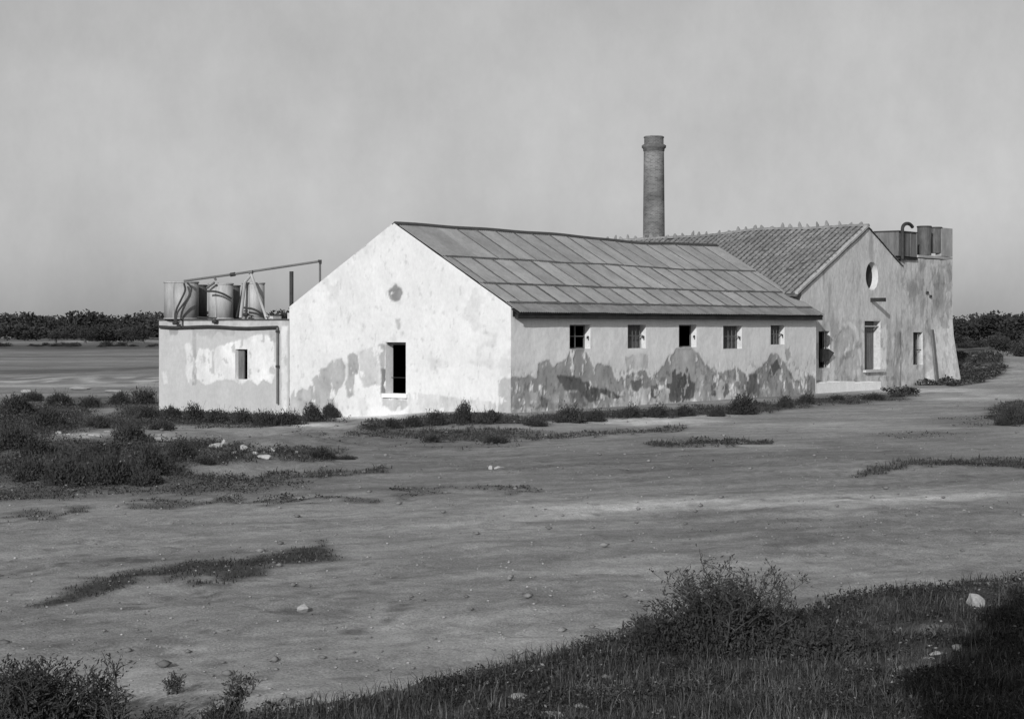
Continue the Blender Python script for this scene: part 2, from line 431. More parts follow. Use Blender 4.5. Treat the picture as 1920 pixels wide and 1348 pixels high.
def veg_at(x, y, z, bank=True):
    yy = np.maximum(y, 6.0)
    px, py = to_px(x, yy, z)
    nx = (fbm(x * 0.9, y * 0.5, 41) - 0.5); ny = (fbm(x * 0.9, y * 0.5, 47) - 0.5); nf = fbm(x * 3.0, y * 1.6, 43) - 0.5
    sc_ = np.clip((py - HZ) / 200, 0.05, 3)
    qx = px + nx * 60 * sc_; qy = py + ny * 13 * sc_ + nf * 12 * sc_
    v = np.zeros(px.shape)
    for pts, hw, st in VEG_LINES:
        d = segdist(qx, qy, pts, 2.0) / 2.0
        v = np.maximum(v, st * sstep(1.55, 0.25, d / hw))
    for cx, cy, rx, ry, st in VEG_BLOBS:
        d = np.hypot((qx - cx) / rx, (qy - cy) / ry)
        v = np.maximum(v, st * sstep(1.2, 0.45, d))
    v = np.maximum(v, 0.95 * inpoly(px + nx * 12, py + ny * 6, MOUND) * (y > 60))
    # beyond the frame the same scrub goes on
    v = np.where((px < -20) & (py > 740) & (py < 940), np.maximum(v, sstep(0.35, 0.55, fbm(x * 0.12, y * 0.12, 51))), v)
    v = np.where((px > 1940) & (py < 1020), np.maximum(v, sstep(0.4, 0.6, fbm(x * 0.1, y * 0.1, 52))), v)
    if bank:
        e = bank_edge(x)
        v = np.maximum(v, sstep(0.35, -0.25, y - e + nf * 0.8))
    return v, px, py

APRON = [(690, 781, 95, 9), (600, 797, 60, 4), (1190, 791, 170, 5), (1335, 782, 70, 4), (560, 803, 80, 3), (970, 800, 60, 4)]
def apron(px, py, x, y):
    m = np.zeros(px.shape); n = fbm(x * 0.9, y * 0.6, 81) - .5
    for cx, cy, rx, ry in APRON:
        m = np.maximum(m, sstep(1.2, .7, np.hypot((px + n * 40 - cx) / rx, (py + n * 10 - cy) / ry)))
    return m
def tone_at(x, y, z):
    v, px, py = veg_at(x, y, z)
    v = v * (1 - apron(px, py, x, y))
    base = 0.295 + 0.05 * (fbm(x * 0.25, y * 0.25, 61) - 0.5) * 2
    base = base * (0.86 + 0.28 * fbm(x * 0.12 + y * 0.2, y * 0.9 - x * 0.5, 62))
    n = fbm(x * 0.7, y * 0.45, 63) - 0.5; n2 = fbm(x * 3, y * 2, 66) - 0.5
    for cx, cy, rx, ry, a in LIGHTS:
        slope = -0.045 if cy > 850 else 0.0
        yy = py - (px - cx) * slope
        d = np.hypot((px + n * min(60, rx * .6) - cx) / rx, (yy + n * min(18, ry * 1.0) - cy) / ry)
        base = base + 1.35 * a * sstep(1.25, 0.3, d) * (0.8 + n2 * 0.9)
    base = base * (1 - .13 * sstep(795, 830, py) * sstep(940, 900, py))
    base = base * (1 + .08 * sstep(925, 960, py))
    # fields left, beyond the yard
    fld = ((py < 738) & (py > HZ) & (px < 620)).astype(float)
    strk = fbm(x * 0.02, y * 0.22, 64)
    base = base * (1 - fld) + fld * np.clip(0.23 + 0.20 * (strk - 0.5) + 0.25 * (base - 0.26), 0.06, 0.6)
    # rubble speckle strip
    for y0_, h_, a_ in ((722, 4, .45), (640, 3, .22), (658, 2, .18), (676, 3, .12), (693, 1.6, -.35), (649, 3, -.45), (668, 1.5, -.25), (711, 2, -.15)):
        base = base * (1 + fld * a_ * np.exp(-((py + (px - 150) * .02 * (y0_ == 693) + (fbm(x * .05, y * .02, 90) - .5) * 4 - y0_) / h_) ** 2))
    sp = fld * sstep(704, 708, py) * sstep(722, 716, py)
    base = base + sp * 0.35 * (vnoise(x * 1.3, y * 0.35, 65) > 0.6) * 0.6
    dens = .12 + .5 * sstep(.45, .65, fbm(x * .3, y * .3, 16)) + .45 * ((px < 760) & (py > 1040))
    sp_ = sstep(.66, .72, fbm(x * 3.6, y * 3.0, 71, 3)) * np.clip(dens, 0, 1) * (py > 840)
    base = base * (1 - .42 * sp_)
    base = base * (.91 + .18 * sstep(.35, .65, fbm(x * .8 + y * .3, y * 2.6 - x * 1.2, 72, 4)))
    vt = 0.055 + 0.05 * fbm(x * 1.2, y * 0.9, 67) + 0.03 * (py < 730)
    # pale stone showing through the weeds of the bank, right side
    t = base * (1 - v) + vt * v
    for cx, cy, rx, ry in ((1580, 1165, 60, 7), (1740, 1175, 120, 12), (1760, 1222, 80, 12), (1700, 1240, 60, 8), (1690, 1282, 40, 5), (150, 816, 58, 6), (300, 820, 40, 5), (830, 1335, 60, 8)):
        d = np.hypot((px + n * 60 - cx) / rx, (py + n * 30 - cy) / ry)
        t = t + 0.2 * sstep(1.2, 0.4, d) * sstep(0.45, 0.65, fbm(x * 5, y * 3, 68))
    return np.clip(t, 0.02, 0.8), v

def axis(parts):
    out = [parts[0][0]]
    for a, b, st0, st1 in parts:
        x = a; n = max(1, int(round((b - a) / ((st0 + st1) / 2))))
        t = np.linspace(0, 1, n + 1)[1:]
        tt = t * (st0 + (st1 - st0) * t / 2) / ((st0 + st1) / 2)
        out += list(a + (b - a) * tt)
    return np.array(out)
ys = axis([(-60, 0, 8, 2), (0, 10, 2, .3), (10, 30, .1, .16), (30, 60, .16, .35), (60, 110, .35, .5), (110, 330, .7, 4), (330, 1200, 8, 60), (1200, 4500, 100, 400)])
xr = axis([(0, 8, .11, .16), (8, 24, .18, .4), (24, 60, .45, 1.2), (60, 200, 2, 8), (200, 3000, 20, 300)])
xs = np.concatenate([-xr[:0:-1], xr])
X, Y = np.meshgrid(xs, ys)
Zg = height(X, Y)
T, Vg = tone_at(X, Y, Zg)
vv = np.stack([X.ravel(), Y.ravel(), Zg.ravel()], 1)
nx_, ny_ = len(xs), len(ys)
ii, jj = np.meshgrid(np.arange(nx_ - 1), np.arange(ny_ - 1))
q = (jj * nx_ + ii).ravel()
quads = np.stack([q, q + 1, q + 1 + nx_, q + nx_], 1)
# class of each cell: road / field / other ground
cx = (X[:-1, :-1] + X[1:, 1:]).ravel() / 2; cy = (Y[:-1, :-1] + Y[1:, 1:]).ravel() / 2
ROADP = [(-200, 985), (120, 985), (400, 950), (700, 935), (1000, 905), (1000, 850), (1250, 805), (1500, 778), (1720, 742), (1795, 727), (1850, 717), (1890, 700), (1900, 690), (1870, 664), (1890, 659), (1960, 672), (2300, 672), (2300, 1040), (1900, 1082), (1500, 1138), (1180, 1188), (900, 1262), (470, 1345), (100, 1420), (-200, 1420)]
pc, pr = to_px(cx, np.maximum(cy, 6), 0 * cx)
road = inpoly(pc, pr, ROADP) & (cy > bank_edge(cx) - 0.1) & (cy > 9)
field = (cy > 92) & (pc < 560) & ~road
Tr = T.ravel()
def submesh(name, mask):
    qs = quads[mask]; used = np.unique(qs); remap = np.zeros(len(vv), np.int64); remap[used] = np.arange(len(used))
    me = mesh(name, vv[used], remap[qs], tone=Tr[used], smooth=True)
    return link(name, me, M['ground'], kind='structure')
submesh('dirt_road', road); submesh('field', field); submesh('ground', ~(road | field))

# ------------------------------------------------------------------ walls
def wall(name, parent, frame, L0, L1, H, holes, tonefn, mat, step=0.05, cut=None, thick=0.42, reveal=None, circle=None, z0=-0.7, inner=True):
    """frame(a, z, depth) -> world. holes: list of (a0, a1, z0, z1). outer skin, reveals and inner skin in one mesh"""
    A = set(np.round(np.arange(L0, L1, step), 4)) | {L0, L1}
    Zs = set(np.round(np.arange(z0, H, step), 4)) | {H}
    for h in holes: A |= {h[0], h[1]}; Zs |= {h[2], h[3]}
    def clean(S, keep):
        S = sorted(S); out = [S[0]]
        for v in S[1:]:
            if v - out[-1] < step * 0.3:
                if v in keep: 
                    if out[-1] in keep: out.append(v)
                    else: out[-1] = v
                continue
            out.append(v)
        return np.array(out)
    A = clean(A, {L0, L1} | {h[0] for h in holes} | {h[1] for h in holes})
    Zs = clean(Zs, {H} | {h[2] for h in holes} | {h[3] for h in holes})
    bm = bmesh.new()
    G = [[bm.verts.new((a, 0, z)) for a in A] for z in Zs]
    for j in range(len(Zs) - 1):
        zc = (Zs[j] + Zs[j + 1]) / 2
        for i in range(len(A) - 1):
            ac = (A[i] + A[i + 1]) / 2
            if any(h[0] < ac < h[1] and h[2] < zc < h[3] for h in holes): continue
            if circle and (ac - circle[0]) ** 2 + (zc - circle[1]) ** 2 < circle[2] ** 2: continue
            bm.faces.new((G[j][i], G[j][i + 1], G[j + 1][i + 1], G[j + 1][i]))
    if circle:
        for e in bm.edges:
            if e.is_boundary:
                for v in e.verts:
                    dx, dz = v.co.x - circle[0], v.co.z - circle[1]; r = math.hypot(dx, dz)
                    if r < circle[2] * 1.35: v.co.x = circle[0] + dx / r * circle[2]; v.co.z = circle[1] + dz / r * circle[2]
    if cut:
        for (pa, pz, na, nz) in cut:
            bmesh.ops.bisect_plane(bm, geom=bm.verts[:] + bm.edges[:] + bm.faces[:], plane_co=(pa, 0, pz), plane_no=(na, 0, nz), clear_outer=True)
    bmesh.ops.delete(bm, geom=[v for v in bm.verts if not v.link_faces], context='VERTS')
    bm.verts.index_update()
    P = np.array([v.co[:] for v in bm.verts]); Fc = [tuple(v.index for v in f.verts) for f in bm.faces]; bm.free()
    tone = tonefn(P[:, 0], P[:, 2])
    # surface is never perfectly flat
    wob = (fbm(P[:, 0] * 0.8, P[:, 2] * 0.8, 77) - 0.5) * 0.05
    edge = np.minimum(P[:, 0] - L0, L1 - P[:, 0]); wob = wob * sstep(0, 0.4, edge)
    p90 = np.percentile(tone, 85)
    wob = wob + 0.024 * np.clip((p90 - tone) / p90 * 2.2, 0, 1)       # lost plaster leaves a shallow step
    wob = wob + (fbm(P[:, 0] * 5, P[:, 2] * 5, 79, 3) - .5) * .012
    for h in holes:
        d = np.maximum(np.maximum(h[0] - P[:, 0], P[:, 0] - h[1]), np.maximum(h[2] - P[:, 2], P[:, 2] - h[3])); wob = wob * sstep(0, 0.15, d)
    if circle: wob = wob * sstep(circle[2], circle[2] + 0.3, np.hypot(P[:, 0] - circle[0], P[:, 2] - circle[1]))
    Wv = [frame(a, z, w) for (a, _, z), w in zip(P, wob)]
    # orient faces outward
    o0 = np.array(frame(0, 0, 0)); inw = np.array(frame(0, 0, 1)) - o0
    a, b, c = (np.array(Wv[k]) for k in Fc[0][:3]); flip = np.dot(np.cross(b - a, c - a), inw) > 0
    if flip: Fc = [f[::-1] for f in Fc]
    o = link(name, mesh(name, Wv, Fc, tone=tone, smooth=True), mat, parent)
    rv = MB()
    def quad(p): rv.add(p, [tuple(range(len(p)))])
    for k, h in enumerate(holes):
        t = h[4] if len(h) > 4 else thick
        for (a0, zz0, a1, zz1) in ((h[0], h[2], h[0], h[3]), (h[1], h[3], h[1], h[2]), (h[0], h[3], h[1], h[3]), (h[1], h[2], h[0], h[2])):
            quad([frame(a0, zz0, 0), frame(a1, zz1, 0), frame(a1, zz1, t), frame(a0, zz0, t)])
        rv.build('reveal', reveal or M['lime'], parent); rv = MB()
    return o

def tonebase(val, polys, x, z, seed, warp=0.12, drip=0.2):
    """val everywhere, then polygons (points in (a,z), value) painted in order with ragged edges"""
    wx = x + (fbm(x * 2.5, z * 2.5, seed) - 0.5) * warp * 2 + (fbm(x * 9, z * 9, seed + 3) - 0.5) * warp * 0.7
    wz = z + (fbm(x * 3.2, z * 0.6, seed + 5) - 0.5) * drip * 2 + (fbm(x * 9, z * 5, seed + 8) - 0.5) * warp * 0.8
    offs = ((0, 0), (.03, .012), (-.012, .03), (-.03, -.012), (.012, -.03))
    st = np.stack([tonebase1(val, polys, x, z, wx + a, wz + b, seed) for a, b in offs])
    return st.mean(0) - 0.55 * st.std(0) * sstep(.35, .6, fbm(x * 1.3, z * 1.3, seed + 30))

def tonebase1(val, polys, x, z, wx, wz, seed):
    t = np.full(x.shape, val) * (0.95 + 0.1 * fbm(x * 0.7, z * 0.7, seed + 9))
    for pts, v in polys:
        m = inpoly(wx, wz, pts)
        vv_ = v * (0.72 + 0.56 * fbm(x * 1.7 + v * 40, z * 1.1, seed + 13, 5, .62))
        hole = sstep(.63, .70, fbm(x * 4 + v * 90, z * 2.2, seed + 17, 4, .6))     # flecks of what lies beneath
        t = np.where(m, vv_ * (1 - hole) + t * hole, t)
    return t

# ------------------------------------------------------------------ long shed
EAVE, APEX, HALF = 3.96, 7.27, 5.67
LEN = 24.8
shed = empty('long_shed', 'long low whitewashed shed with bright gable and panelled sheet roof', 'building', W(0, HALF, 0))
fr_side = lambda a, z, d: W(a, d, z)
fr_gab = lambda a, z, d: W(d, a, z)
wins = []
for (x0, x1, y0, y1) in ((1068, 1107, 609, 654), (1177, 1211, 609, 653), (1273, 1306, 609, 651), (1356, 1391, 611, 654), (1445, 1471, 610, 646)):
    s0, za = wallpt(x0, y0, 0); s1, _ = wallpt(x1, y0, 0); _, zb = wallpt((x0 + x1) / 2, y1, 0)
    wins.append((round(s0, 3), round(s1, 3), round(zb, 3), round(za, 3)))
def wp(pts, w=0.0): return [wallpt(a, b, w) for a, b in pts]
def gp(pts, s=0.0): return [gablept(a, b, s) for a, b in pts]
def ell(cx, cy, rx, ry, n=16): return [(cx + rx * math.cos(2 * math.pi * i / n), cy + ry * math.sin(2 * math.pi * i / n)) for i in range(n)]
LITE, MID, DRK = 0.78, 0.35, 0.13
side_polys = [
    (wp([(950, 712), (965, 703), (985, 708), (1008, 706), (1012, 680), (1022, 672), (1030, 680), (1040, 690), (1052, 682), (1065, 672), (1070, 654), (1095, 654), (1103, 668), (1112, 685), (1125, 680), (1135, 690), (1146, 686), (1152, 702), (1160, 712), (1170, 700), (1180, 702), (1212, 695), (1218, 708), (1228, 704), (1240, 690), (1262, 662), (1275, 652), (1300, 652), (1310, 664), (1325, 680), (1340, 700), (1352, 702), (1365, 694), (1385, 692), (1400, 700), (1412, 702), (1430, 684), (1447, 664), (1462, 668), (1472, 680), (1482, 700), (1492, 715), (1505, 712), (1515, 700), (1526, 708), (1540, 715), (1540, 770), (950, 800)]), MID),
    (wp([(1172, 668), (1215, 664), (1216, 690), (1176, 694)]), 0.62),
    (wp([(1270, 654), (1300, 654), (1312, 672), (1325, 690), (1320, 715), (1268, 712), (1255, 690)]), 0.46),
    (wp([(1150, 742), (1180, 722), (1210, 728), (1240, 722), (1262, 735), (1300, 742), (1310, 715), (1330, 722), (1360, 715), (1378, 722), (1395, 745), (1400, 775), (1150, 785)]), 0.56),
    (wp([(1045, 708), (1060, 703), (1085, 712), (1104, 718), (1125, 728), (1150, 733), (1168, 742), (1150, 744), (1126, 738), (1126, 750), (1108, 756), (1094, 744), (1080, 732), (1060, 730)]), DRK),
    (wp([(1070, 735), (1092, 740), (1098, 765), (1076, 765)]), 0.2),
    (wp([(1262, 694), (1268, 694), (1270, 705), (1280, 698), (1292, 694), (1295, 712), (1304, 718), (1301, 745), (1290, 752), (1256, 752), (1250, 726), (1262, 714)]), DRK),
    (wp([(1440, 700), (1448, 684), (1459, 676), (1464, 688), (1455, 700), (1446, 712)]), DRK),
    (wp([(1400, 706), (1419, 700), (1420, 735), (1402, 742)]), 0.17),
    (wp([(1184, 716), (1198, 712), (1205, 710), (1208, 722), (1196, 732), (1186, 728)]), 0.17),
    (wp([(1222, 724), (1234, 720), (1240, 735), (1230, 746), (1222, 740)]), 0.17),
    (wp([(1334, 722), (1342, 718), (1344, 742), (1336, 744)]), 0.18),
    (wp([(1354, 724), (1366, 718), (1368, 735), (1358, 745)]), 0.18),
    (wp([(1012, 742), (1024, 744), (1030, 752), (1024, 766), (1012, 758)]), 0.2),
    (wp([(994, 734), (1014, 733), (1016, 760), (996, 762)]), 0.52),
    (wp([(960, 740), (968, 738), (972, 760), (962, 765)]), 0.42),
    (wp([(1034, 740), (1066, 740), (1068, 752), (1036, 756)]), 0.48),
    (wp([(1343, 714), (1358, 714), (1353, 735), (1347, 735)]), 0.58),
    (wp([(1282, 724), (1289, 722), (1286, 740), (1280, 742)]), 0.60),
    (wp([(1240, 724), (1250, 722), (1249, 745), (1242, 748)]), 0.55),
    (wp([(1430, 728), (1444, 726), (1446, 742), (1432, 744)]), 0.55),
    (wp([(1472, 655), (1481, 652), (1484, 672), (1476, 678)]), 0.48),
    (wp([(958, 766), (1000, 766), (1060, 770), (1060, 790), (958, 790)]), 0.50),
]
def side_tone(x, z):
    t = tonebase(LITE, side_polys, x, z, 101, 0.10, 0.16)
    t = t * (1 - 0.12 * sstep(6, 25, x))
    band = sstep(1.3, 0.3, z) * (fbm(x * 3, z * 1.6, 131) - 0.5)
    sp = sstep(.60, .68, fbm(x * 6, z * 4, 133, 4, .6)) * sstep(2.0, 1.2, z) * .35
    lp = sstep(.60, .68, fbm(x * 5, z * 3, 135, 4, .6)) * sstep(1.3, .7, z) * .45
    t = t * (1 - sp) * (1 + lp)
    return np.clip(t * (1 + band * 0.9) * (1 - 0.14 * sstep(2.2, 1.6, z) * fbm(x * 2, z * 2, 140)), 0.08, 0.85)
wall('side_wall', shed, fr_side, 0.0, LEN, EAVE, wins, side_tone, M['wall'], thick=0.34, reveal=M['lime_mid'])

d0, dz1 = gablept(761, 642, 0); d1, _ = gablept(723, 642, 0); _, dz0 = gablept(745, 738, 0)
gable_polys = [
    (gp([(545, 745), (552, 730), (565, 728), (575, 733), (585, 712), (600, 695), (625, 676), (640, 672), (647, 690), (646, 712), (632, 735), (624, 752), (630, 775), (540, 790)]), 0.376),
    (gp([(651, 668), (662, 660), (672, 668), (670, 700), (664, 700), (662, 740), (652, 745), (646, 720), (653, 700)]), 0.320),
    (gp([(676, 660), (700, 652), (718, 668), (716, 720), (680, 728), (673, 700)]), 0.480),
    (gp([(710, 648), (722, 646), (722, 690), (716, 700), (712, 672)]), 0.336),
    (gp([(714, 692), (730, 690), (731, 740), (722, 752), (713, 735)]), 0.160),
    (gp([(713, 735), (732, 742), (762, 742), (764, 760), (740, 772), (718, 760)]), 0.400),
    (gp([(722, 737), (764, 736), (763, 748), (728, 748)]), 0.720),
    (gp(ell(741, 551, 13, 15) ), 0.240),
    (gp([(736, 540), (741, 531), (747, 540)]), 0.240),
    (gp([(933, 715), (945, 708), (965, 712), (965, 790), (930, 790), (936, 750)]), 0.368),
    (gp([(765, 735), (850, 745), (930, 755), (930, 790), (765, 800)]), 0.496),
    (gp([(741, 600), (750, 598), (750, 618), (745, 620)]), 0.400),
]
def gable_tone(x, z):
    t = tonebase(0.63, gable_polys, x, z, 201, 0.07, 0.08)
    st = sstep(0.62, 0.72, fbm(x * 1.1, z * 1.1, 205)) * 0.13 + sstep(0.68, 0.8, fbm(x * 7, z * 4, 215)) * 0.18
    return t * (1 - st)
wall('gable_wall', shed, fr_gab, 0.0, 2 * HALF, APEX + 0.2, [(round(d0, 3), round(d1, 3), round(dz0, 3), round(dz1, 3))], gable_tone, M['wall'],
     cut=[(0, EAVE + .02, -(APEX - EAVE) / HALF, 1), (2 * HALF, EAVE + .11, (APEX - EAVE) / HALF, 1)], thick=0.46)
# unseen rear walls, inner lining and floor
b = MB()
b.add([W(0.35, 2 * HALF, -.2), W(LEN, 2 * HALF, -.2), W(LEN, 2 * HALF, EAVE), W(0.35, 2 * HALF, EAVE)], [(0, 1, 2, 3)])
b.add([W(LEN, 0, -.2), W(LEN, 2 * HALF, -.2), W(LEN, 2 * HALF, EAVE), W(LEN, HALF, APEX), W(LEN, 0, EAVE)], [(0, 1, 2, 3, 4)])
b.build('rear_wall', M['lime_dull'], shed)
b = MB(); b.box(W(0.6, 0.5, 0.02), U * (LEN - 1), V * (2 * HALF - 1), Z * 0.03); b.build('floor', M['dark'], shed)
b = MB()
for w0 in (0.36, 2 * HALF - 0.42):
    pass
b.add([W(LEN - .3, .5, 0), W(LEN - .3, 11, 0), W(LEN - .3, 11, 3.9), W(LEN - .3, .5, 3.9)], [(0, 1, 2, 3)])
b.add([W(.6, 11, 0), W(LEN, 11, 0), W(LEN, 11, 3.9), W(.6, 11, 3.9)], [(0, 1, 2, 3)])
b.build('lining', M['dark'], shed)

# roof surface of the long shed: y metres down the slope from the ridge, side +1 = towards the yard
RA = math.atan2(APEX - EAVE, HALF)
RL = (HALF + 0.38) / math.cos(RA)
def roof1(s, y, side=1, lift=0.0):
    y = y if side == 1 else y * 0.948
    t = y / RL
    sag = -0.13 * math.exp(-((s - 17.5) / 4.0) ** 2) * (1 - t) - 0.03 * math.exp(-((s - 9) / 3.0) ** 2) * math.sin(math.pi * t) + 0.012 * math.sin(s * 1.3) * (1 - t)
    wv = HALF - side * y * math.cos(RA)
    return W(s, wv, APEX + 0.03 - y * math.sin(RA) + sag + lift)
rows = [(0.0, 0.385), (0.375, 0.685), (0.675, 0.895), (0.885, 1.0)]
S0, S1 = 0.004, LEN + 0.22
pitch = 0.146
nsheet = 0
for side in (1, -1):
    for ri, (ra, rb) in enumerate(rows):
        x = S0; first = True
        off = [1.05, 0.55, 0.95, 0.7][ri] * pitch * 8 * 0.9
        edges = [S0]
        while edges[-1] < S1 - 0.05:
            wd = pitch * 9 if not first else off
            first = False
            nxt = edges[-1] + wd
            edges.append(min(nxt, S1) if S1 - nxt > 0.4 else S1)
        for a, c in zip(edges[:-1], edges[1:]):
            nw = max(4, int(round((c - a) / pitch * 4))); v = []; f = []
            jl = random.uniform(-0.006, 0.006); jy = random.uniform(-0.02, 0.02)
            for k in range(nw + 1):
                s = a + (c - a) * k / nw + (0.02 if k == nw and c < S1 else 0)
                am = 0.022 * math.cos(2 * math.pi * (s - S0) / pitch)
                for yy, lf in ((ra * RL, 0.0), (((ra + rb) / 2) * RL, 0.012), (rb * RL + jy, 0.028)):
                    v.append(roof1(s, max(yy, 0.0), side, am + lf + 0.012 * (3 - ri) * 0 + jl + (3 - ri) * 0.004))
            for k in range(nw):
                for m_ in range(2):
                    i0 = k * 3 + m_
                    f.append((i0, i0 + 1, i0 + 4, i0 + 3) if side == 1 else (i0, i0 + 3, i0 + 4, i0 + 1))
            link('roof_sheet', mesh('roof_sheet', v, f, smooth=True), M['sheet_low' if ri == 3 else 'sheet'], shed); nsheet += 1
            if side == 1 and a > S0 + .1 and ri < 3:
                st = MB(); n = 5; y0 = ra * RL + 0.06; y1 = rb * RL - 0.05; hw = random.uniform(0.022, 0.045)
                if ri == 0 and a < 2.6: continue
                for k in range(n):
                    ya = y0 + (y1 - y0) * k / n; yb = y0 + (y1 - y0) * (k + 1) / n
                    j1 = random.uniform(-.012, .012)
                    p = [roof1(a - hw + j1, ya, 1, 0.045), roof1(a + hw + j1, ya, 1, 0.045), roof1(a + hw, yb, 1, 0.055), roof1(a - hw, yb, 1, 0.055)]
                    pb = [q_ - Z * 0.04 for q_ in p]
                    st.add(p + pb, [(3, 2, 1, 0), (0, 1, 5, 4), (1, 2, 6, 5), (2, 3, 7, 6), (3, 0, 4, 7)])
                st.build('joint_strip', M['strip'], shed)
    if side == 1:
        for ri in (0, 1, 2):
            yy = rows[ri][1] * RL; st = MB(); N_ = 60
            for k in range(N_):
                sa = S0 + 0.3 + (S1 - S0 - 0.5) * k / N_; sb = S0 + 0.3 + (S1 - S0 - 0.5) * (k + 1) / N_
                hw = 0.036 * (1 + 0.7 * math.sin(k * 1.7) * math.sin(k * 0.6)) * (1.0 if ri < 2 else 1.3)
                p = [roof1(sa, yy - hw, 1, 0.055), roof1(sb, yy - hw, 1, 0.055), roof1(sb, yy + hw, 1, 0.06), roof1(sa, yy + hw, 1, 0.06)]
                pb = [q_ - Z * 0.045 for q_ in p]
                st.add(p + pb, [(3, 2, 1, 0), (0, 1, 5, 4), (2, 3, 7, 6)])
            st.build('lap_strip', M['strip'], shed)
# deck under the sheets, keeps the loft dark
b = MB()
for side in (1, -1):
    vv_ = []; ff = []
    for k in range(26):
        s = 0.03 + (LEN + 0.09) * k / 25
        vv_ += [roof1(s, 0, side, -0.05), roof1(s, RL - 0.06, side, -0.05), roof1(s, 0, side, -0.09), roof1(s, RL - 0.06, side, -0.09)]
    for k in range(25):
        i = k * 4; ff += [(i, i + 1, i + 5, i + 4), (i + 2, i + 6, i + 7, i + 3), (i + 1, i + 3, i + 7, i + 5)]
    ff += [(0, 2, 3, 1), (100, 101, 103, 102)]
    b.add(vv_, ff)
b.build('roof_deck', M['fascia'], shed)
# ridge capping in lengths
s = S0 - 0.03
while s < S1 - 0.3:
    e = min(s + 1.7, S1 + 0.02); b = MB()
    for k in range(4):
        sa = s + (e - s) * k / 4; sb = s + (e - s) * (k + 1) / 4 + (0.03 if k == 3 else 0)
        for side in (1, -1):
            p = [roof1(sa, 0, side, 0.08), roof1(sb, 0, side, 0.08), roof1(sb, 0.17, side, 0.065), roof1(sa, 0.17, side, 0.065)]
            pb = [q_ - Z * 0.03 for q_ in p]
            b.add(p + pb, [(0, 1, 2, 3), (2, 3, 7, 6), (0, 3, 7, 4), (1, 2, 6, 5)])
    b.build('ridge_cap', M['ridge'], shed); s = e
# eaves: wall plate, rafter tails and board
b = MB(); b.box(W(0.05, -0.30, EAVE - 0.41), U * (LEN + 0.05), V * 0.035, Z * 0.25); b.build('eaves_board', M['fascia'], shed)
for k in range(12):
    s = 0.25 + k * (LEN - 0.5) / 11
    b = MB(); b.box(W(s, -0.26, EAVE - 0.40), U * 0.10, V * 0.27, Z * 0.22); b.build('rafter_tail', M['fascia'], shed)
b = MB(); b.box(W(0.1, -0.02, EAVE - 0.33), U * (LEN - 0.1), V * 0.01, Z * 0.28); b.build('wall_plate', M['fascia'], shed)

# window fittings
def win_parts(h, kind, parent):
    a0, a1, z0, z1 = h
    fr = MB(); t = 0.05; dpt = 0.27
    for (aa, zz, la, lz) in ((a0, z0, a1 - a0, t), (a0, z1 - t, a1 - a0, t), (a0, z0 + t, t, z1 - z0 - 2 * t), (a1 - t, z0 + t, t, z1 - z0 - 2 * t)):
        fr.box(W(aa, dpt, zz), U * la, V * 0.05, Z * lz)
    o = fr.build('window_frame', M['wood'], parent)
    wd = a1 - a0
    if kind == 'cross':
        b = MB(); b.box(W(a0 + wd * .5, dpt - .015, z0), U * 0.05, V * .04, Z * (z1 - z0)); b.build('mullion', M['wood'], o)
        b = MB(); b.box(W(a0 + t, dpt - .02, z0 + (z1 - z0) * .5), U * (wd - 2 * t), V * .03, Z * 0.04); b.build('glazing_bar', M['wood'], o)
    if kind == 'bars':
        for k in range(4):
            b = MB(); b.tube([W(a0 + wd * (k + 1) / 5, 0.14, z0 - .02), W(a0 + wd * (k + 1) / 5, 0.14, z1 + .02)], 0.013, 6); b.build('bar', M['pipe'], o)
        b = MB(); b.box(W(a0 - .01, 0.125, z0 + (z1 - z0) * .52), U * (wd + .02), V * .03, Z * 0.035); b.build('cross_bar', M['pipe'], o)
        b = MB(); b.box(W(a0 + t, dpt + .05, z0 + t), U * (wd - 2 * t), V * .02, Z * (z1 - z0 - 2 * t)); b.build('shutter', M['strip'], o)
    # iron catch on the far jamb
    b = MB(); b.tube([W(a1 + 0.02, 0.10, z0 + (z1 - z0) * .5), W(a1 - 0.16, 0.04, z0 + (z1 - z0) * .5), W(a1 - 0.20, 0.02, z0 + (z1 - z0) * .42)], 0.03, 6); b.build('catch', M['iron'], o)
for h, k in zip(wins, ('cross', 'bars', 'open', 'bars', 'bars')): win_parts(h, k, shed)
# loading door in the gable
b = MB(); a0, a1 = d0, d1
b.box(W(0.10, a0 + 0.0, dz1 - 0.10), U * 0.30, V * (a1 - a0), Z * 0.10); b.build('lintel', M['fascia'], shed)
b = MB(); b.box(W(0.20, a0 + 0.002, dz0), U * 0.07, V * 0.13, Z * (dz1 - dz0 - .1)); b.build('door_frame', M['lime_mid'], shed)
b = MB(); b.box(W(-0.10, a0 - .10, dz0 - .16), U * 0.52, V * (a1 - a0 + .22), Z * 0.155); b.build('door_sill', M['lime'], shed)
b = MB(); b.tube([W(0.33, a0 + .1, dz0 + .62), W(0.33, a1 - .02, dz0 + .62)], 0.012, 5); b.build('door_bar', M['iron'], shed)

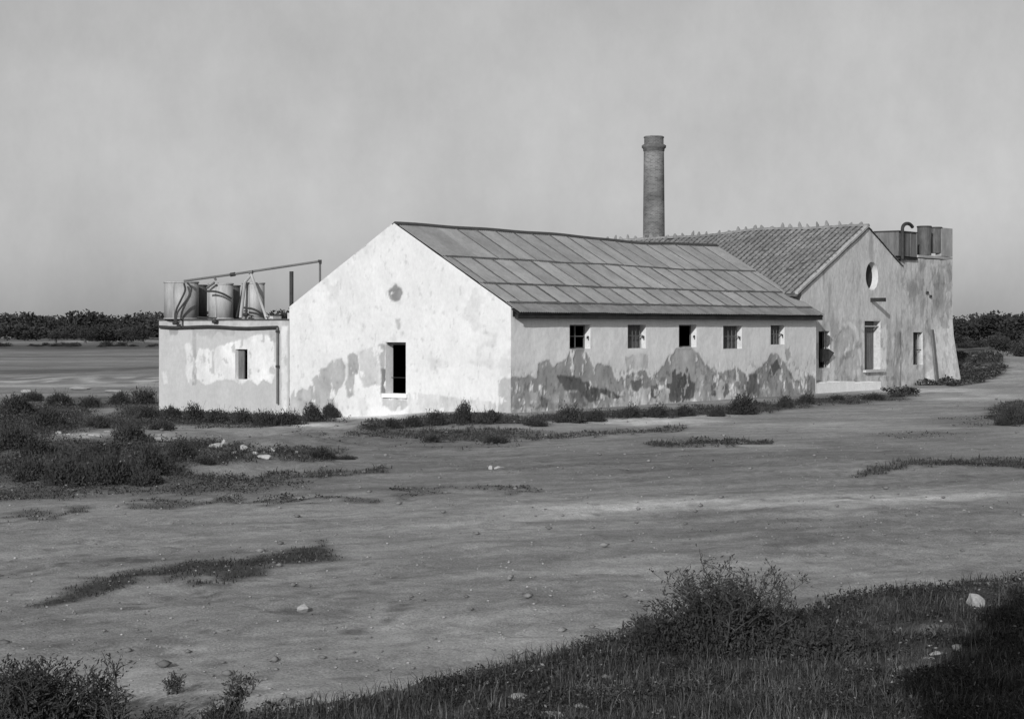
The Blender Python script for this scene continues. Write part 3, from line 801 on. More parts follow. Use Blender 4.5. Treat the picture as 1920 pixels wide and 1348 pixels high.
# ------------------------------------------------------------------ tiled building
SB = 0.80                      # set back from the long wall
S2, Z2 = wallpt(1625, 428, SB)
SL2 = 0.459; SS = LEN + 0.02; SE = 36.25
GW = 18.0
hall = empty('tiled_hall', 'grey weathered gabled hall with curved clay tile roof behind the shed', 'building', W(S2, SB, 0))
fr_h = lambda a, z, d: W(a, SB + d, z)
def op(x0, x1, y0, y1, dp):
    s0, za = wallpt(x0, y0, SB); s1, _ = wallpt(x1, y0, SB); _, zb = wallpt((x0 + x1) / 2, y1, SB)
    return (round(s0, 3), round(s1, 3), round(zb, 3), round(za, 3), dp)
hd = op(1621, 1651, 602, 693, 0.7); hw1 = op(1535, 1556, 621, 690, 0.4); hw2 = op(1712, 1730, 623, 684, 0.4)
oc = wallpt(1635, 518, SB); OR = 0.74
hall_polys = [
    (wp([(1500, 600), (1540, 610), (1560, 600), (1700, 600), (1740, 615), (1745, 760), (1500, 760)], SB), 0.520),
    (wp([(1560, 640), (1570, 612), (1590, 602), (1608, 614), (1614, 640), (1618, 740), (1560, 745)], SB), 0.611),
    (wp([(1564, 645), (1575, 620), (1590, 612), (1603, 622), (1610, 650), (1612, 735), (1566, 740)], SB), 0.442),
    (wp([(1672, 640), (1682, 612), (1695, 604), (1706, 618), (1714, 650), (1712, 730), (1672, 735)], SB), 0.585),
    (wp([(1676, 645), (1686, 622), (1698, 620), (1706, 640), (1708, 730), (1675, 735)], SB), 0.416),
    (wp([(1648, 620), (1662, 610), (1668, 640), (1664, 690), (1658, 700), (1650, 695)], SB), 0.676),
]
def hall_tone(x, z):
    t = tonebase(0.56, hall_polys, x, z, 301, 0.12, 0.14)
    sp = sstep(0.60, 0.68, fbm(x * 2.2, z * 2.2, 305)) * sstep(3.6, 3.0, z) * 0.3
    up = sstep(0.5, 0.75, fbm(x * 1.5, z * 0.35, 307)) * 0.28
    return np.clip(t * (1 - sp) * (1 - up), 0.1, 0.7)
wall('gable_wall', hall, fr_h, SS, SE, Z2 + 0.2, [hd, hw1], hall_tone, M['oldwall'], step=0.07, thick=0.4, reveal=M['lime_dull'],
     cut=[(S2, Z2, -SL2, 1), (S2, Z2 + .09, SL2, 1)], circle=(oc[0], oc[1], OR))
# blind round opening, limewashed inside
b = MB(); n = 40; v = []; f = []
for k in range(n):
    a = 2 * math.pi * k / n
    for d_ in (0.0, 0.34): v.append(W(oc[0] + OR * math.cos(a), SB + d_, oc[1] + OR * math.sin(a)))
for k in range(n): f.append((2 * k, 2 * k + 1, 2 * ((k + 1) % n) + 1, 2 * ((k + 1) % n)))
b.add(v, f); b.build('round_niche', M['lime_mid'], hall)
b = MB(); b.add([v[2 * k + 1] for k in range(n)], [tuple(range(n))]); b.build('niche_shade', M['fascia'], hall)  # dark disc standing in for the shade on the niche's back
b = MB()
b.add([W(SS, SB, -.2), W(SS, GW, -.2), W(SS, GW, Z2 - (S2 - SS) * SL2), W(SS, SB, Z2 - (S2 - SS) * SL2)], [(0, 1, 2, 3)])
b.add([W(SE + 3, SB + .02, -.2), W(SE + 3, GW, -.2), W(SE + 3, GW, Z2 - (SE + 3 - S2) * SL2), W(SE + 3, SB + .02, Z2 - (SE + 3 - S2) * SL2)], [(0, 1, 2, 3)])
b.add([W(SS, GW, -.2), W(SE + 3, GW, -.2), W(SE + 3, GW, Z2 - (SE + 3 - S2) * SL2), W(S2, GW, Z2), W(SS, GW, Z2 - (S2 - SS) * SL2)], [(0, 1, 2, 3, 4)])
b.build('rear_wall', M['oldplain'], hall)
b = MB(); b.box(W(SS + .3, SB + 1.6, 0), U * (SE - SS), V * 0.05, Z * 4.4); b.build('lining', M['dark'], hall)
R2A = math.atan(SL2); R2L = (S2 - SS + .62) / math.cos(R2A)
def roof2(y, w, lift=0.0, side=1):
    sag = -0.30 * sstep(6, 13, w) * (1 - 0.5 * y / R2L) + 0.03 * math.sin(w * 1.1)
    return W(S2 - side * y * math.cos(R2A), w, Z2 + 0.04 - y * math.sin(R2A) + sag + lift)
b = MB(); N_ = 30
for side, ln in ((1, R2L - 0.01), (-1, (SE - S2 - .02) / math.cos(R2A))):
    v = []; f = []
    for k in range(N_ + 1):
        w_s = SB - 0.10 if side == 1 else SB + .03; w = w_s + (GW - w_s) * k / N_
        v += [roof2(0, w, 0.02, side), roof2(ln, w, 0.02, side), roof2(0, w, -0.10, side), roof2(ln, w, -0.10, side)]
    for k in range(N_):
        i = 4 * k; f += [(i, i + 1, i + 5, i + 4), (i + 2, i + 6, i + 7, i + 3), (i + 1, i + 3, i + 7, i + 5)]
    f += [(0, 2, 3, 1)]
    b.add(v, f)
b.build('roof', M['mortar'], hall)
# barrel tiles
def tile_verts(y, w, side=1, wd=0.115, ln=0.46, jy=0, jw=0, lf=0):
    v = []
    for m_ in range(2):
        yy = y + m_ * ln + jy; r = wd * (0.86 if m_ == 0 else 1.0)
        for k in range(6):
            a = math.pi * k / 5
            v.append(roof2(yy, w + jw + r * math.cos(a), 0.03 + lf + r * 0.75 * math.sin(a) + (0.028 if m_ else 0.0), side))
    f = [(k, k + 1, k + 7, k + 6) if side == 1 else (k + 6, k + 7, k + 1, k) for k in range(5)]
    f.append((6, 7, 8, 9, 10, 11))
    return v, f
cp = 0.345; ex = 0.385
ncol = int((GW - SB) / cp); nrow = int(R2L / ex)
stuff = MB(); cnt = 0
for c in range(ncol):
    w = SB + 0.02 + c * cp
    for r_ in range(nrow):
        y = 0.08 + r_ * ex
        if y + 0.42 > R2L: break
        if random.random() < 0.012: continue
        v, f = tile_verts(y, w, 1, 0.118 + random.uniform(-.012, .012), 0.46, random.uniform(-.03, .03), random.uniform(-.02, .02), random.uniform(0, .012))
        if cnt < 297 and c < 15:
            link('roof_tile', mesh('roof_tile', v, f, smooth=False), M['tile'], hall); cnt += 1
        else: stuff.add(v, f)
for c in range(ncol):
    w = SB + 0.02 + c * cp
    for r_ in range(int((SE - S2) / math.cos(R2A) / ex)):
        y = 0.08 + r_ * ex; v, f = tile_verts(y, w, -1, 0.118, 0.46, random.uniform(-.02, .02), random.uniform(-.01, .01)); stuff.add(v, f)
stuff.build('tile_field', M['tile'], hall, kind='stuff')
# raised verge of mortar along the gable, and ridge with upright tile crests
b = MB()
for k in range(12):
    ya, yb = R2L * k / 12, R2L * (k + 1) / 12 - 0.01
    j = random.uniform(-.01, .012)
    p = [roof2(ya, SB - .13, .11 + j), roof2(yb, SB - .13, .11 + j), roof2(yb, SB + .03, .15 + j), roof2(ya, SB + .03, .15 + j)]
    b.add(p + [q_ - Z * .12 for q_ in p], [(0, 1, 2, 3), (0, 4, 5, 1), (1, 5, 6, 2), (3, 2, 6, 7), (0, 3, 7, 4)])
b.build('verge', M['oldplain'], hall)
w = SB - 0.12
while w < GW - 0.3:
    b = MB(); v = []; f = []
    for m_ in range(2):
        for k in range(7):
            a = math.pi * k / 6; r = 0.15 * (1.0 if m_ == 0 else 0.9)
            p = roof2(0, w + m_ * 0.46, 0.03 + r * 0.9 * math.sin(a)) + U * (-r * math.cos(a)); v.append(p)
    f = [(k, k + 1, k + 8, k + 7) for k in range(6)] + [(0, 1, 2, 3, 4, 5, 6)]
    b.add(v, f); b.build('ridge_tile', M['tile'], hall, smooth=False)
    w += 0.42
w = SB + 0.35; k = 0
while w < GW - 1:
    hgt = random.uniform(0.14, 0.32) * (0.5 if random.random() < 0.15 else 1); lean = random.uniform(-.08, .08); hw = random.uniform(.07, .12)
    b = MB(); p = roof2(0, w, 0.13)
    ring = [(-1, 0), (-1.05, .35), (-.6, .7), (-.2, 1.0), (.2, .97), (.65, .66), (1.0, .3), (1, 0)]
    v = [p + V * (x_ * hw + lean * zz) + Z * (zz * hgt) - U * 0.03 for x_, zz in ring] + [p + V * (x_ * hw + lean * zz) + Z * (zz * hgt) + U * 0.03 for x_, zz in ring]
    f = [tuple(range(8))[::-1], tuple(range(8, 16))] + [(i, i + 1, i + 9, i + 8) for i in range(7)]
    b.add(v, f); b.build('ridge_crest', M['tile'], hall)
    w += random.uniform(0.40, 0.62) * (1.6 if random.random() < 0.12 else 1)
# hall door, windows, bracket
b = MB(); b.box(W(hd[0], SB + 0.10, hd[3] - 0.30), U * (hd[1] - hd[0]), V * .10, Z * 0.06); b.build('transom', M['lightwood'], hall)
b = MB(); b.box(W(hd[0], SB + 0.42, hd[2]), U * (hd[1] - hd[0]) , V * .06, Z * (hd[3] - hd[2])); o = b.build('door', M['wood'], hall)
for k in range(4):
    b = MB(); ww = (hd[1] - hd[0]) / 4; b.box(W(hd[0] + k * ww + .012, SB + 0.395, hd[2] + .05), U * (ww - .024), V * .024, Z * (hd[3] - hd[2] - .1)); b.build('board', M['wood'], o)
b = MB(); b.box(W(hd[0] - .15, SB - .16, hd[2] - .13), U * (hd[1] - hd[0] + .4), V * .5, Z * .125); b.build('door_step', M['lime_dull'], hall)
def hall_window(h, parent):
    b = MB(); 
    for (aa, zz, la, lz) in ((h[0], h[2], h[1] - h[0], .06), (h[0], h[3] - .06, h[1] - h[0], .06), (h[0], h[2] + .06, .06, h[3] - h[2] - .12), (h[1] - .06, h[2] + .06, .06, h[3] - h[2] - .12)):
        b.box(W(aa, SB + .30, zz), U * la, V * .05, Z * lz)
    o = b.build('window_frame', M['wood'], parent)
    for k in range(5):
        x = h[0] + (h[1] - h[0]) * (k + .5) / 5
        b = MB(); b.tube([W(x, SB + .12, h[2] - .02), W(x, SB + .12, h[3] + .02)], 0.014, 6); b.build('bar', M['lightwood'] if k > 2 else M['iron'], o)
    b = MB(); b.box(W(h[0] - .01, SB + .10, h[2] + (h[3] - h[2]) * .45), U * (h[1] - h[0] + .02), V * .03, Z * .04); b.build('cross_bar', M['iron'], o)
hall_window(hw1, hall)
# open shutter leaf standing out of the first hall window
b = MB(); q0 = W(hw1[0] + .5, SB - .42, hw1[2] + .55)
b.add([W(hw1[0] + .15, SB + .02, hw1[2] + .95), W(hw1[1] - .1, SB + .02, hw1[2] + .95), W(hw1[1] + .05, SB - .22, hw1[2] + .75), W(hw1[1] - .3, SB - .1, hw1[2] + .35), W(hw1[0] + .2, SB + .0, hw1[2] + .3),
       W(hw1[0] + .15, SB + .06, hw1[2] + .95), W(hw1[1] - .1, SB + .06, hw1[2] + .95), W(hw1[1] + .05, SB - .18, hw1[2] + .75), W(hw1[1] - .3, SB - .06, hw1[2] + .35), W(hw1[0] + .2, SB + .04, hw1[2] + .3)],
      [(0, 1, 2, 3, 4), (9, 8, 7, 6, 5), (0, 5, 6, 1), (1, 6, 7, 2), (2, 7, 8, 3), (3, 8, 9, 4), (4, 9, 5, 0)]); b.build('hanging_shutter', M['fascia'], hall)
bs, bz = wallpt(1632, 563, SB)
b = MB(); b.box(W(bs, SB - .80, bz - .08), U * .16, V * .95, Z * .2); b.build('lifting_beam', M['fascia'], hall)
# white plinth bench at its foot
b = MB()
pl = empty('masonry_bench', 'low whitewashed masonry bench along the foot of the grey hall', 'bench', W(28, SB - .5, 0))
x = LEN + 0.12
while x < 31.6:
    l_ = random.uniform(.55, .95); b = MB(); hh = 0.50 + random.uniform(-.015, .015) - (x > 29) * .10
    b.box(W(x, SB - .75 + random.uniform(-.006, .006), -.1), U * (l_ - .006), V * .72, Z * (hh + .1)); b.build('block', M['lime'], pl); x += l_

# ------------------------------------------------------------------ tower with tanks
t0, _ = wallpt(1690, 500, SB); t1, ttop = wallpt(1786, 485, SB)
ttop = 6.95
tower = empty('water_tower', 'square plastered tower with battered foot at the end of the hall', 'tower', W((t0 + t1) / 2, 3, 0))
TX0 = SE
def fr_t(a, z, d):
    fl = 0.42 * max(0.0, min(1, (3.6 - z) / 3.6)) ** 1.2
    aa = a + fl * max(0, (a - TX0) / (t1 - TX0)) ** 3
    return W(aa, SB - .006 + d - 0.35 * max(0.0, (3.0 - z) / 3.0) * sstep(39.3, 40.0, a), z)
tower_polys = [
    (wp([(1672, 640), (1682, 612), (1695, 604), (1706, 618), (1714, 650), (1712, 730), (1672, 735)], SB), 0.60),
    (wp([(1690, 625), (1702, 632), (1708, 650), (1706, 725), (1690, 725)], SB), 0.42),
    (wp([(1750, 615), (1765, 600), (1790, 600), (1800, 760), (1748, 760)], SB), 0.675),
    (wp([(1690, 600), (1745, 600), (1745, 770), (1690, 770)], SB), 0.500),
    (wp([(1690, 520), (1712, 525), (1730, 548), (1700, 560)], SB), 0.425),
    (wp([(1760, 600), (1772, 592), (1780, 612), (1768, 618)], SB), 0.450),
    (wp([(1732, 500), (1737, 500), (1738, 600), (1733, 605)], SB), 0.688),
    (wp([(1745, 500), (1785, 495), (1785, 530), (1750, 535)], SB), 0.413),
]
def tower_tone(x, z):
    t = tonebase(0.54, tower_polys, x, z, 401, 0.14, 0.2)
    return np.clip(t * (1 - 0.35 * sstep(0.5, 0.72, fbm(x * 1.2, z * 0.4, 405)) * sstep(2, 4, z)) * (1 - .2 * sstep(.55, .65, fbm(x * 2.5, z * 2, 409))), 0.1, 0.7)
wall('front_wall', tower, fr_t, TX0, t1, ttop, [hw2], tower_tone, M['oldwall'], step=0.07, reveal=M['lime_dull'])
hall_window(hw2, tower)
# the tower's other sides and roof slab
b = MB(); TD = 6.5
prof = [(-.2, 0.43), (0, .42), (.9, .30), (1.8, .183), (2.7, .08), (3.6, 0), (ttop, 0)]
v = []; 
for z, fl in prof: v += [W(t1 + fl, SB - .006 - 0.35 * max(0.0, (3.0 - z) / 3.0), z), W(t1 + fl, SB + TD, z)]
b.add(v, [(2 * k, 2 * k + 1, 2 * k + 3, 2 * k + 2) for k in range(len(prof) - 1)]); 
b.add([W(TX0, SB + TD, -.2), W(t1 + .6, SB + TD, -.2), W(t1, SB + TD, ttop), W(TX0, SB + TD, ttop)], [(0, 1, 2, 3)])
b.add([W(TX0, SB, 4.5), W(TX0, SB + TD, 4.5), W(TX0, SB + TD, ttop), W(TX0, SB, ttop)], [(3, 2, 1, 0)])
b.add([W(TX0, SB, ttop), W(t1, SB, ttop), W(t1, SB + TD, ttop), W(TX0, SB + TD, ttop)], [(0, 1, 2, 3)])
b.build('tower_wall', M['oldplain'], tower)
def tbox(px0, px1, ytop, ybot, w, dep, mat, name, parent, proud=0):
    s0, za = wallpt(px0, ytop, w); s1, _ = wallpt(px1, ytop, w); _, zb = wallpt((px0 + px1) / 2, ybot, w)
    b = MB(); b.box(W(s0, w, zb), U * (s1 - s0), V * dep, Z * (za - zb)); return b.build(name, mat, parent), (s0, s1, zb, za)
# masonry block behind the gable
blk, _ = tbox(1650, 1690, 436, 520, 3.2, 3.0, M['oldplain'], 'parapet_block', tower)
_, q_ = tbox(1687, 1721, 482, 487, SB - .12, 2.2, M['fascia'], 'bearer', tower)
tk = empty('iron_tank', 'riveted iron water tank with hooked filler pipe, leftmost on the tower', 'water tank', W(37.5, SB, ttop))
_, (a0, a1, zb, za) = tbox(1684, 1718, 434, 481, SB + .05, 2.0, M['towertank'], 'tank_body', tk)
b = MB(); b.box(W(a0 - .04, SB + .0, za - .02), U * (a1 - a0 + .08), V * 2.1, Z * .07); b.build('tank_rim', M['iron'], tk)
for k in range(4):
    b = MB(); b.box(W(a0 + (a1 - a0) * k / 3 - .02, SB + .015, zb), U * .05, V * .034, Z * (za - zb - .03)); b.build('tank_rib', M['towertank'], tk)
h0, hz0 = wallpt(1694, 486, SB - .2); _, hz1 = wallpt(1694, 426, SB - .2); h2, hz2 = wallpt(1714, 430, SB - .2)
b = MB(); pts = [W(h0, SB - .14, hz0), W(h0, SB - .14, hz1 - .1)]
for k in range(1, 9):
    a = math.pi * k / 9.5; pts.append(W(h0 + (h2 - h0) * (1 - math.cos(a)) / 2, SB - .14, hz1 - .1 + .32 * math.sin(a)))
b.tube(pts, 0.095, 10); tag(b.build('filler_pipe', M['iron'], None), 'thick dark pipe hooked over the tank on the tower', 'pipe')
def staved(px0, px1, ytop, ybot, w, label, n=5, mat='tank_dark'):
    _s, _z = wallpt((px0 + px1) / 2, ytop, w + .4); dd = W(_s, w + .4, 0)[1]; RR = (px1 - px0) / 2 / F * dd
    sm, za = wallpt((px0 + px1) / 2, ytop, w + RR); _, zb = wallpt((px0 + px1) / 2, ybot, w + RR); s0, s1 = sm - RR, sm + RR
    e = empty('tower_tank', label, 'water tank', W((s0 + s1) / 2, w + .6, zb))
    R = (s1 - s0) / 2; c = W((s0 + s1) / 2, w + R, zb); H = za - zb
    b = MB(); b.lathe(c, [(R, 0), (R, H), (R * .93, H), (R * .93, H - .1)], 28, cap=True); b.build('tank_body', M[mat], e, smooth=False)
    for zz in (H - .08,):
        b = MB(); b.lathe(c, [(R, zz), (R + .03, zz), (R + .03, zz + .06), (R, zz + .06)], 28, cap=False); b.build('hoop', M['iron'], e)
staved(1720, 1746, 424, 479, SB + .05, 'tall dark cylindrical tank in the middle of the tower top')
staved(1744, 1766, 426, 475, SB + .05, 'dark cylindrical tank second from the right on the tower')
_, _q = tbox(1765, 1786, 427, 481, SB + .04, .35, M['oldplain'], 'corner_pier', tower)
_, _q = tbox(1722, 1786, 478, 485, SB - .05, 2.6, M['oldplain'], 'coping', tower)
b = MB(); s_a, z_a = wallpt(1742, 618, SB - .05); s_b, z_b = wallpt(1754, 724, SB - .55)
b.box(W(s_b, SB - .55, z_b), W(s_a, SB - .1, z_a) - W(s_b, SB - .55, z_b), U * .26, V * -.12)
tag(b.build('leaning_streak', M['wood'], None), 'long dark plank leaning against the foot of the tower', 'streak')  # slanting dark line on the tower foot, built as a thin box
for (px, py) in ((1736, 551), (1742, 558)):
    s_, z_ = wallpt(px, py, SB); b = MB(); b.box(W(s_, SB - .08, z_), U * .22, V * .15, Z * .14); b.build('wall_peg', M['iron'], tower)

# ------------------------------------------------------------------ chimney
cd = 115.0; cxp = (1226 - 960) / F * cd
chim = empty('brick_chimney', 'tall round tapering brick factory chimney rising behind the roofs', 'chimney', (cxp, cd, 0))
ctop = EYE + (HZ - 256) * cd / F
rb, rt = 21.6 / F * cd * 1.05, 18.8 / F * cd
def cr(z): return rb + (rt - rb) * max(0.0, (z - 8.0)) / (ctop - 8.0) + 0.0
prof = []; z = 0
for z in np.linspace(0, ctop - .95, 24): prof.append((rb + (rt - rb) * z / ctop + (0.0 if z > 6 else (6 - z) * .01), z))
b = MB(); b.lathe((0, 0, 0), prof, 40); b.build('shaft', M['brick'], chim, smooth=True, world=False)
zt = ctop - 0.62
b = MB(); b.lathe((0, 0, 0), [(rt - .02, zt - .36), (rt + .04, zt - .30), (rt + .05, zt - .16), (rt + .13, zt - .1), (rt + .14, zt + .03), (rt + .04, zt + .1), (rt - .03, zt + .12)], 40)
b.build('collar', M['strip'], chim, smooth=True, world=False)
b = MB(); b.lathe((0, 0, 0), [(rt - .02, zt + .1), (rt - .02, zt + .50), (rt + .02, zt + .53), (rt + .01, ctop - .04), (rt - .05, ctop), (rt - .25, ctop), (rt - .25, ctop - .4)], 40)
b.build('cap', M['brick'], chim, smooth=False, world=False)

# ------------------------------------------------------------------ annex
AS = 0.10
annex = empty('flat_roofed_annex', 'small flat roofed plastered annex with stained wall, joined left of the gable', 'building', W(AS, 15, 0))
aw0 = 2 * HALF + .003; aw1, _ = gablept(298, 600, AS); atop = 3.52
ax0, az1 = gablept(464, 655, AS); ax1, _ = gablept(441, 655, AS); _, az0 = gablept(452, 711, AS)
fr_a = lambda a, z, d: W(AS + d, a, z)
ann_polys = [
    (gp([(372, 652), (400, 655), (425, 645), (440, 640), (470, 630), (505, 626), (512, 640), (518, 700), (510, 718), (495, 712), (480, 722), (465, 712), (452, 722), (435, 712), (405, 716), (385, 722), (368, 712), (366, 680)], AS), 0.636),
    (gp([(345, 648), (356, 642), (363, 652), (362, 672), (360, 712), (354, 722), (346, 700), (350, 680)], AS), 0.602),
    (gp([(305, 625), (325, 626), (322, 640), (310, 645)], AS), 0.499),
    (gp([(303, 695), (312, 695), (314, 718), (306, 722)], AS), 0.550),
    (gp([(527, 612), (538, 612), (538, 780), (527, 780)], AS), 0.602),
    (gp([(360, 618), (366, 618), (368, 720), (361, 722)], AS), 0.344),
    (gp([(315, 615), (335, 615), (332, 628), (318, 628)], AS), 0.292),
    (gp([(360, 615), (440, 615), (438, 630), (425, 632), (410, 622), (395, 634), (372, 628)], AS), 0.361),
    (gp([(500, 618), (522, 618), (520, 645), (508, 640)], AS), 0.396),
]
def ann_tone(x, z):
    t = tonebase(0.44, ann_polys, x, z, 501, 0.06, 0.12)
    top = (z > 3.26)
    return np.where(top, 0.42 * (0.7 + 0.6 * fbm(x * 3, z * 3, 505)), t)
wall('front_wall', annex, fr_a, round(aw0, 3), round(aw1, 3), atop, [(round(ax0, 3), round(ax1, 3), round(az0, 3), round(az1, 3))], ann_tone, M['wall'], thick=0.4)
AD = 5.0
b = MB()
b.add([W(AS, aw1, -.2), W(AS + AD, aw1, -.2), W(AS + AD, aw1, atop), W(AS, aw1, atop)], [(0, 1, 2, 3)])
b.add([W(AS + AD, aw0, -.2), W(AS + AD, aw1, -.2), W(AS + AD, aw1, atop), W(AS + AD, aw0, atop)], [(0, 1, 2, 3)])
b.build('side_wall', M['lime_dull'], annex)
b = MB(); b.box(W(AS - .06, aw0, atop), U * (AD + .1), V * (aw1 - aw0 + .05), Z * .045); b.build('roof_slab', M['strip'], annex)
b = MB(); b.box(W(AS + .9, aw0 + .2, 0), U * .05, V * 6.8, Z * 3.4); b.build('lining', M['dark'], annex)
b = MB(); b.box(W(AS + .18, ax1 - .36, az0), U * .05, V * .35, Z * (az1 - az0)); b.build('shutter', M['wood'], annex)
w_p0 = aw1 - 0.12; w_p1, _ = gablept(523, 612, AS)
b = MB(); pts = [W(AS - .09, w_p0 + (w_p1 - w_p0) * k / 12, 3.24 - .03 * math.sin(k * .9) - .05 * k / 12) for k in range(13)]
b.tube(pts, .065, 8); b.build('gutter', M['iron'], annex)
b = MB(); b.tube([W(AS - .09, w_p1, 3.22), W(AS - .09, w_p1, 0.05)], .05, 8); b.build('downpipe', M['pipe'], annex)
for zz in (3.0, 1.55): 
    b = MB(); b.tube([W(AS - .09, w_p1, zz), W(AS - .09, w_p1, zz + .1)], .08, 8); b.build('pipe_collar', M['iron'], annex)
b = MB(); b.box(W(AS - .05, aw0 + .01, 0), U * .05, V * .06, Z * 3.5); b.build('joint_shadow_line', M['strip'], annex)  # dark strip put in for the shadow line between annex and gable
# low block at the roof's near end
jw, jz = gablept(520, 585, 1.5)
b = MB(); b.box(W(1.2, aw0 + .15, atop + .045), U * 1.4, V * 1.1, Z * .26); b.box(W(.6, aw0 + 1.5, atop + .045), U * .5, V * .4, Z * .12); b.build('roof_hatch', M['lime_dull'], annex)

def at_px(px, py, dep):
    return np.array([(px - 960) / F * dep, dep, EYE + (HZ - py) * dep / F])
ROOFZ = atop + .045
def water_tank(px0, px1, ytop, dep, label, mat='tank', hoops=2):
    R = (px1 - px0) / 2 / F * dep; c = at_px((px0 + px1) / 2, 600, dep); zt_ = EYE + (HZ - ytop) * dep / F
    e = empty('water_tank', label, 'water tank', (c[0], c[1], ROOFZ), 0, 'cylindrical tanks on the annex roof')
    H = zt_ - ROOFZ
    b = MB(); b.lathe((0, 0, 0), [(R, 0), (R * 1.0, H * .5), (R * .995, H - .03)], 36); b.build('tank_body', M[mat], e, smooth=True, world=False)
    e.children[0].data.polygons.foreach_set('use_smooth', [len(p.vertices) == 4 for p in e.children[0].data.polygons])
    b = MB(); b.lathe((0, 0, 0), [(R + .002, H - .07), (R + .03, H - .06), (R + .03, H - .01), (R - .03, H)], 36); b.build('tank_rim', M[mat], e, world=False)
    b = MB(); b.lathe((0, 0, 0), [(R + .002, .0), (R + .022, .01), (R + .022, .05), (R + .002, .06)], 36, cap=False); b.build('foot_ring', M[mat], e, world=False)
    b = MB(); b.box((R * math.cos(-1.9), R * math.sin(-1.9) - .012, .06), (.045, -.01, 0), (0, -.02, 0), (0, 0, H - .14)); b.build('seam', M[mat], e, world=False)
    return e, c, R, H
T1 = water_tank(308, 372, 528, 80.3, 'pale galvanised tank with a looped hose, leftmost on the annex roof')
T1b = water_tank(342, 388, 534, 82.0, 'dark tank in the shade behind the leftmost pale tank', 'tank_dark')  # shade of the front tank is put into its dark tone
T2 = water_tank(391, 437, 531, 79.6, 'middle pale tank with a curved pipe across its side', 'tank')
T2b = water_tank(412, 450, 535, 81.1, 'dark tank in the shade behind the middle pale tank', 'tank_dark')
T3 = water_tank(454, 496, 530, 79.0, 'narrow grey tank standing behind the pipe trestle', 'tank')

# pipes on the annex roof
def pipe(name, pts, r, label, cat='pipe', mat='pipe', n=8, parent=None):
    b = MB(); b.tube(pts, r, n); o = b.build(name, M[mat], parent)
    return tag(o, label, cat) if parent is None else o
dA, dB = 78.9, 76.9
ov = empty('overhead_pipe', 'long thin sloping pipe running from the tanks up over the gable slope', 'pipe', at_px(480, 600, 78.5))
ptsO = [at_px(345, 527, 79.2), at_px(440, 514, 78.6), at_px(600, 490, 77.6)]
pipe('pipe_run', ptsO, .05, '', mat='pipe', parent=ov)
pipe('pipe_drop', [at_px(600, 489, 77.6), at_px(600, 540, 77.6)], .045, '', mat='pipe', parent=ov)
pipe('elbow', [at_px(597, 490, 77.6), at_px(601, 489, 77.6), at_px(600.5, 495, 77.6)], .065, '', mat='iron', parent=ov)
pipe('coupling', [at_px(432, 515.5, 78.64), at_px(441, 514, 78.59)], .085, '', mat='iron', parent=ov)
pipe('branch', [at_px(402, 520, 78.8), at_px(405, 526, 78.8)], .05, '', mat='pipe', parent=ov)
pipe('stay', [at_px(388, 540, 79.0), at_px(402, 530, 78.8)], .05, '', mat='pipe', parent=ov)
tr = empty('pipe_trestle', 'splayed metal trestle holding up the sloping pipe above the annex', 'trestle', at_px(478, 600, 78.4))
pipe('leg', [at_px(470, 512, 78.35), at_px(500, 598, 77.9)], .06, '', mat='tank', parent=tr)
pipe('leg', [at_px(468, 518, 78.35), at_px(459, 530, 78.3), at_px(451, 596, 78.1)], .07, '', mat='tank', parent=tr)
pipe('leg', [at_px(459, 528, 78.4), at_px(444, 594, 79.0)], .05, '', mat='iron', parent=tr)
pipe('clamp', [at_px(467, 511, 78.35), at_px(474, 510, 78.3)], .08, '', mat='pipe', parent=tr)
def curve(pts, n=14):
    P = [np.array(p) for p in pts]; P = [2 * P[0] - P[1]] + P + [2 * P[-1] - P[-2]]; out = []
    for i in range(1, len(P) - 2):
        for k in range(n // (len(P) - 3) + 1):
            t = k / (n // (len(P) - 3) + 1)
            out.append(.5 * ((2 * P[i]) + (-P[i - 1] + P[i + 1]) * t + (2 * P[i - 1] - 5 * P[i] + 4 * P[i + 1] - P[i + 2]) * t * t + (-P[i - 1] + 3 * P[i] - 3 * P[i + 1] + P[i + 2]) * t ** 3))
    out.append(P[-2]); return out
hx = 79.3
hd_ = empty('looped_hose', 'dark looped hose hanging down the front of the leftmost tank', 'hose', at_px(335, 600, hx))
pipe('hose', curve([at_px(345, 531, hx), at_px(347, 545, hx), at_px(338, 565, hx - .1), at_px(330, 583, hx - .2), at_px(328, 603, hx - .3)], 20), .042, '', mat='iron', parent=hd_)
pipe('hose', curve([at_px(351, 530, hx), at_px(359, 541, hx), at_px(354, 556, hx - .1), at_px(341, 574, hx - .2), at_px(332, 588, hx - .25), at_px(330, 606, hx - .3)], 20), .042, '', mat='iron', parent=hd_)
pipe('curved_pipe', curve([at_px(388, 546, 78.7), at_px(405, 547, 78.6), at_px(420, 552, 78.6), at_px(434, 560, 78.8)], 12), .045, 'curved dark pipe arching across the middle pale tank', mat='iron')
pipe('curved_pipe', curve([at_px(457, 577, 78.0), at_px(472, 579, 78.0), at_px(484, 584, 78.0), at_px(494, 592, 78.1)], 12), .045, 'short curved dark pipe low in front of the narrow grey tank', mat='iron')
pipe('roof_pipe', [at_px(370, 595, 79.0), at_px(400, 596.5, 78.8)], .035, 'thin pipe lying on the roof edge right of the leftmost tank', mat='iron')
def valve(px, py, dep, label):
    e = empty('valve', label, 'valve', at_px(px, py, dep)); c = at_px(px, py, dep)
    b = MB(); b.tube([c - U * .0 + V * .12, c - V * .12], .075, 8); b.build('valve_body', M['iron'], e)
    b = MB(); b.tube([c, c + Z * .16], .03, 6); b.tube([c + Z * .16 - V * .1, c + Z * .16 + V * .1], .025, 6); b.build('valve_handle', M['iron'], e)
valve(329, 606, 79.5, 'rusty valve under the hose at the left of the annex roof edge')
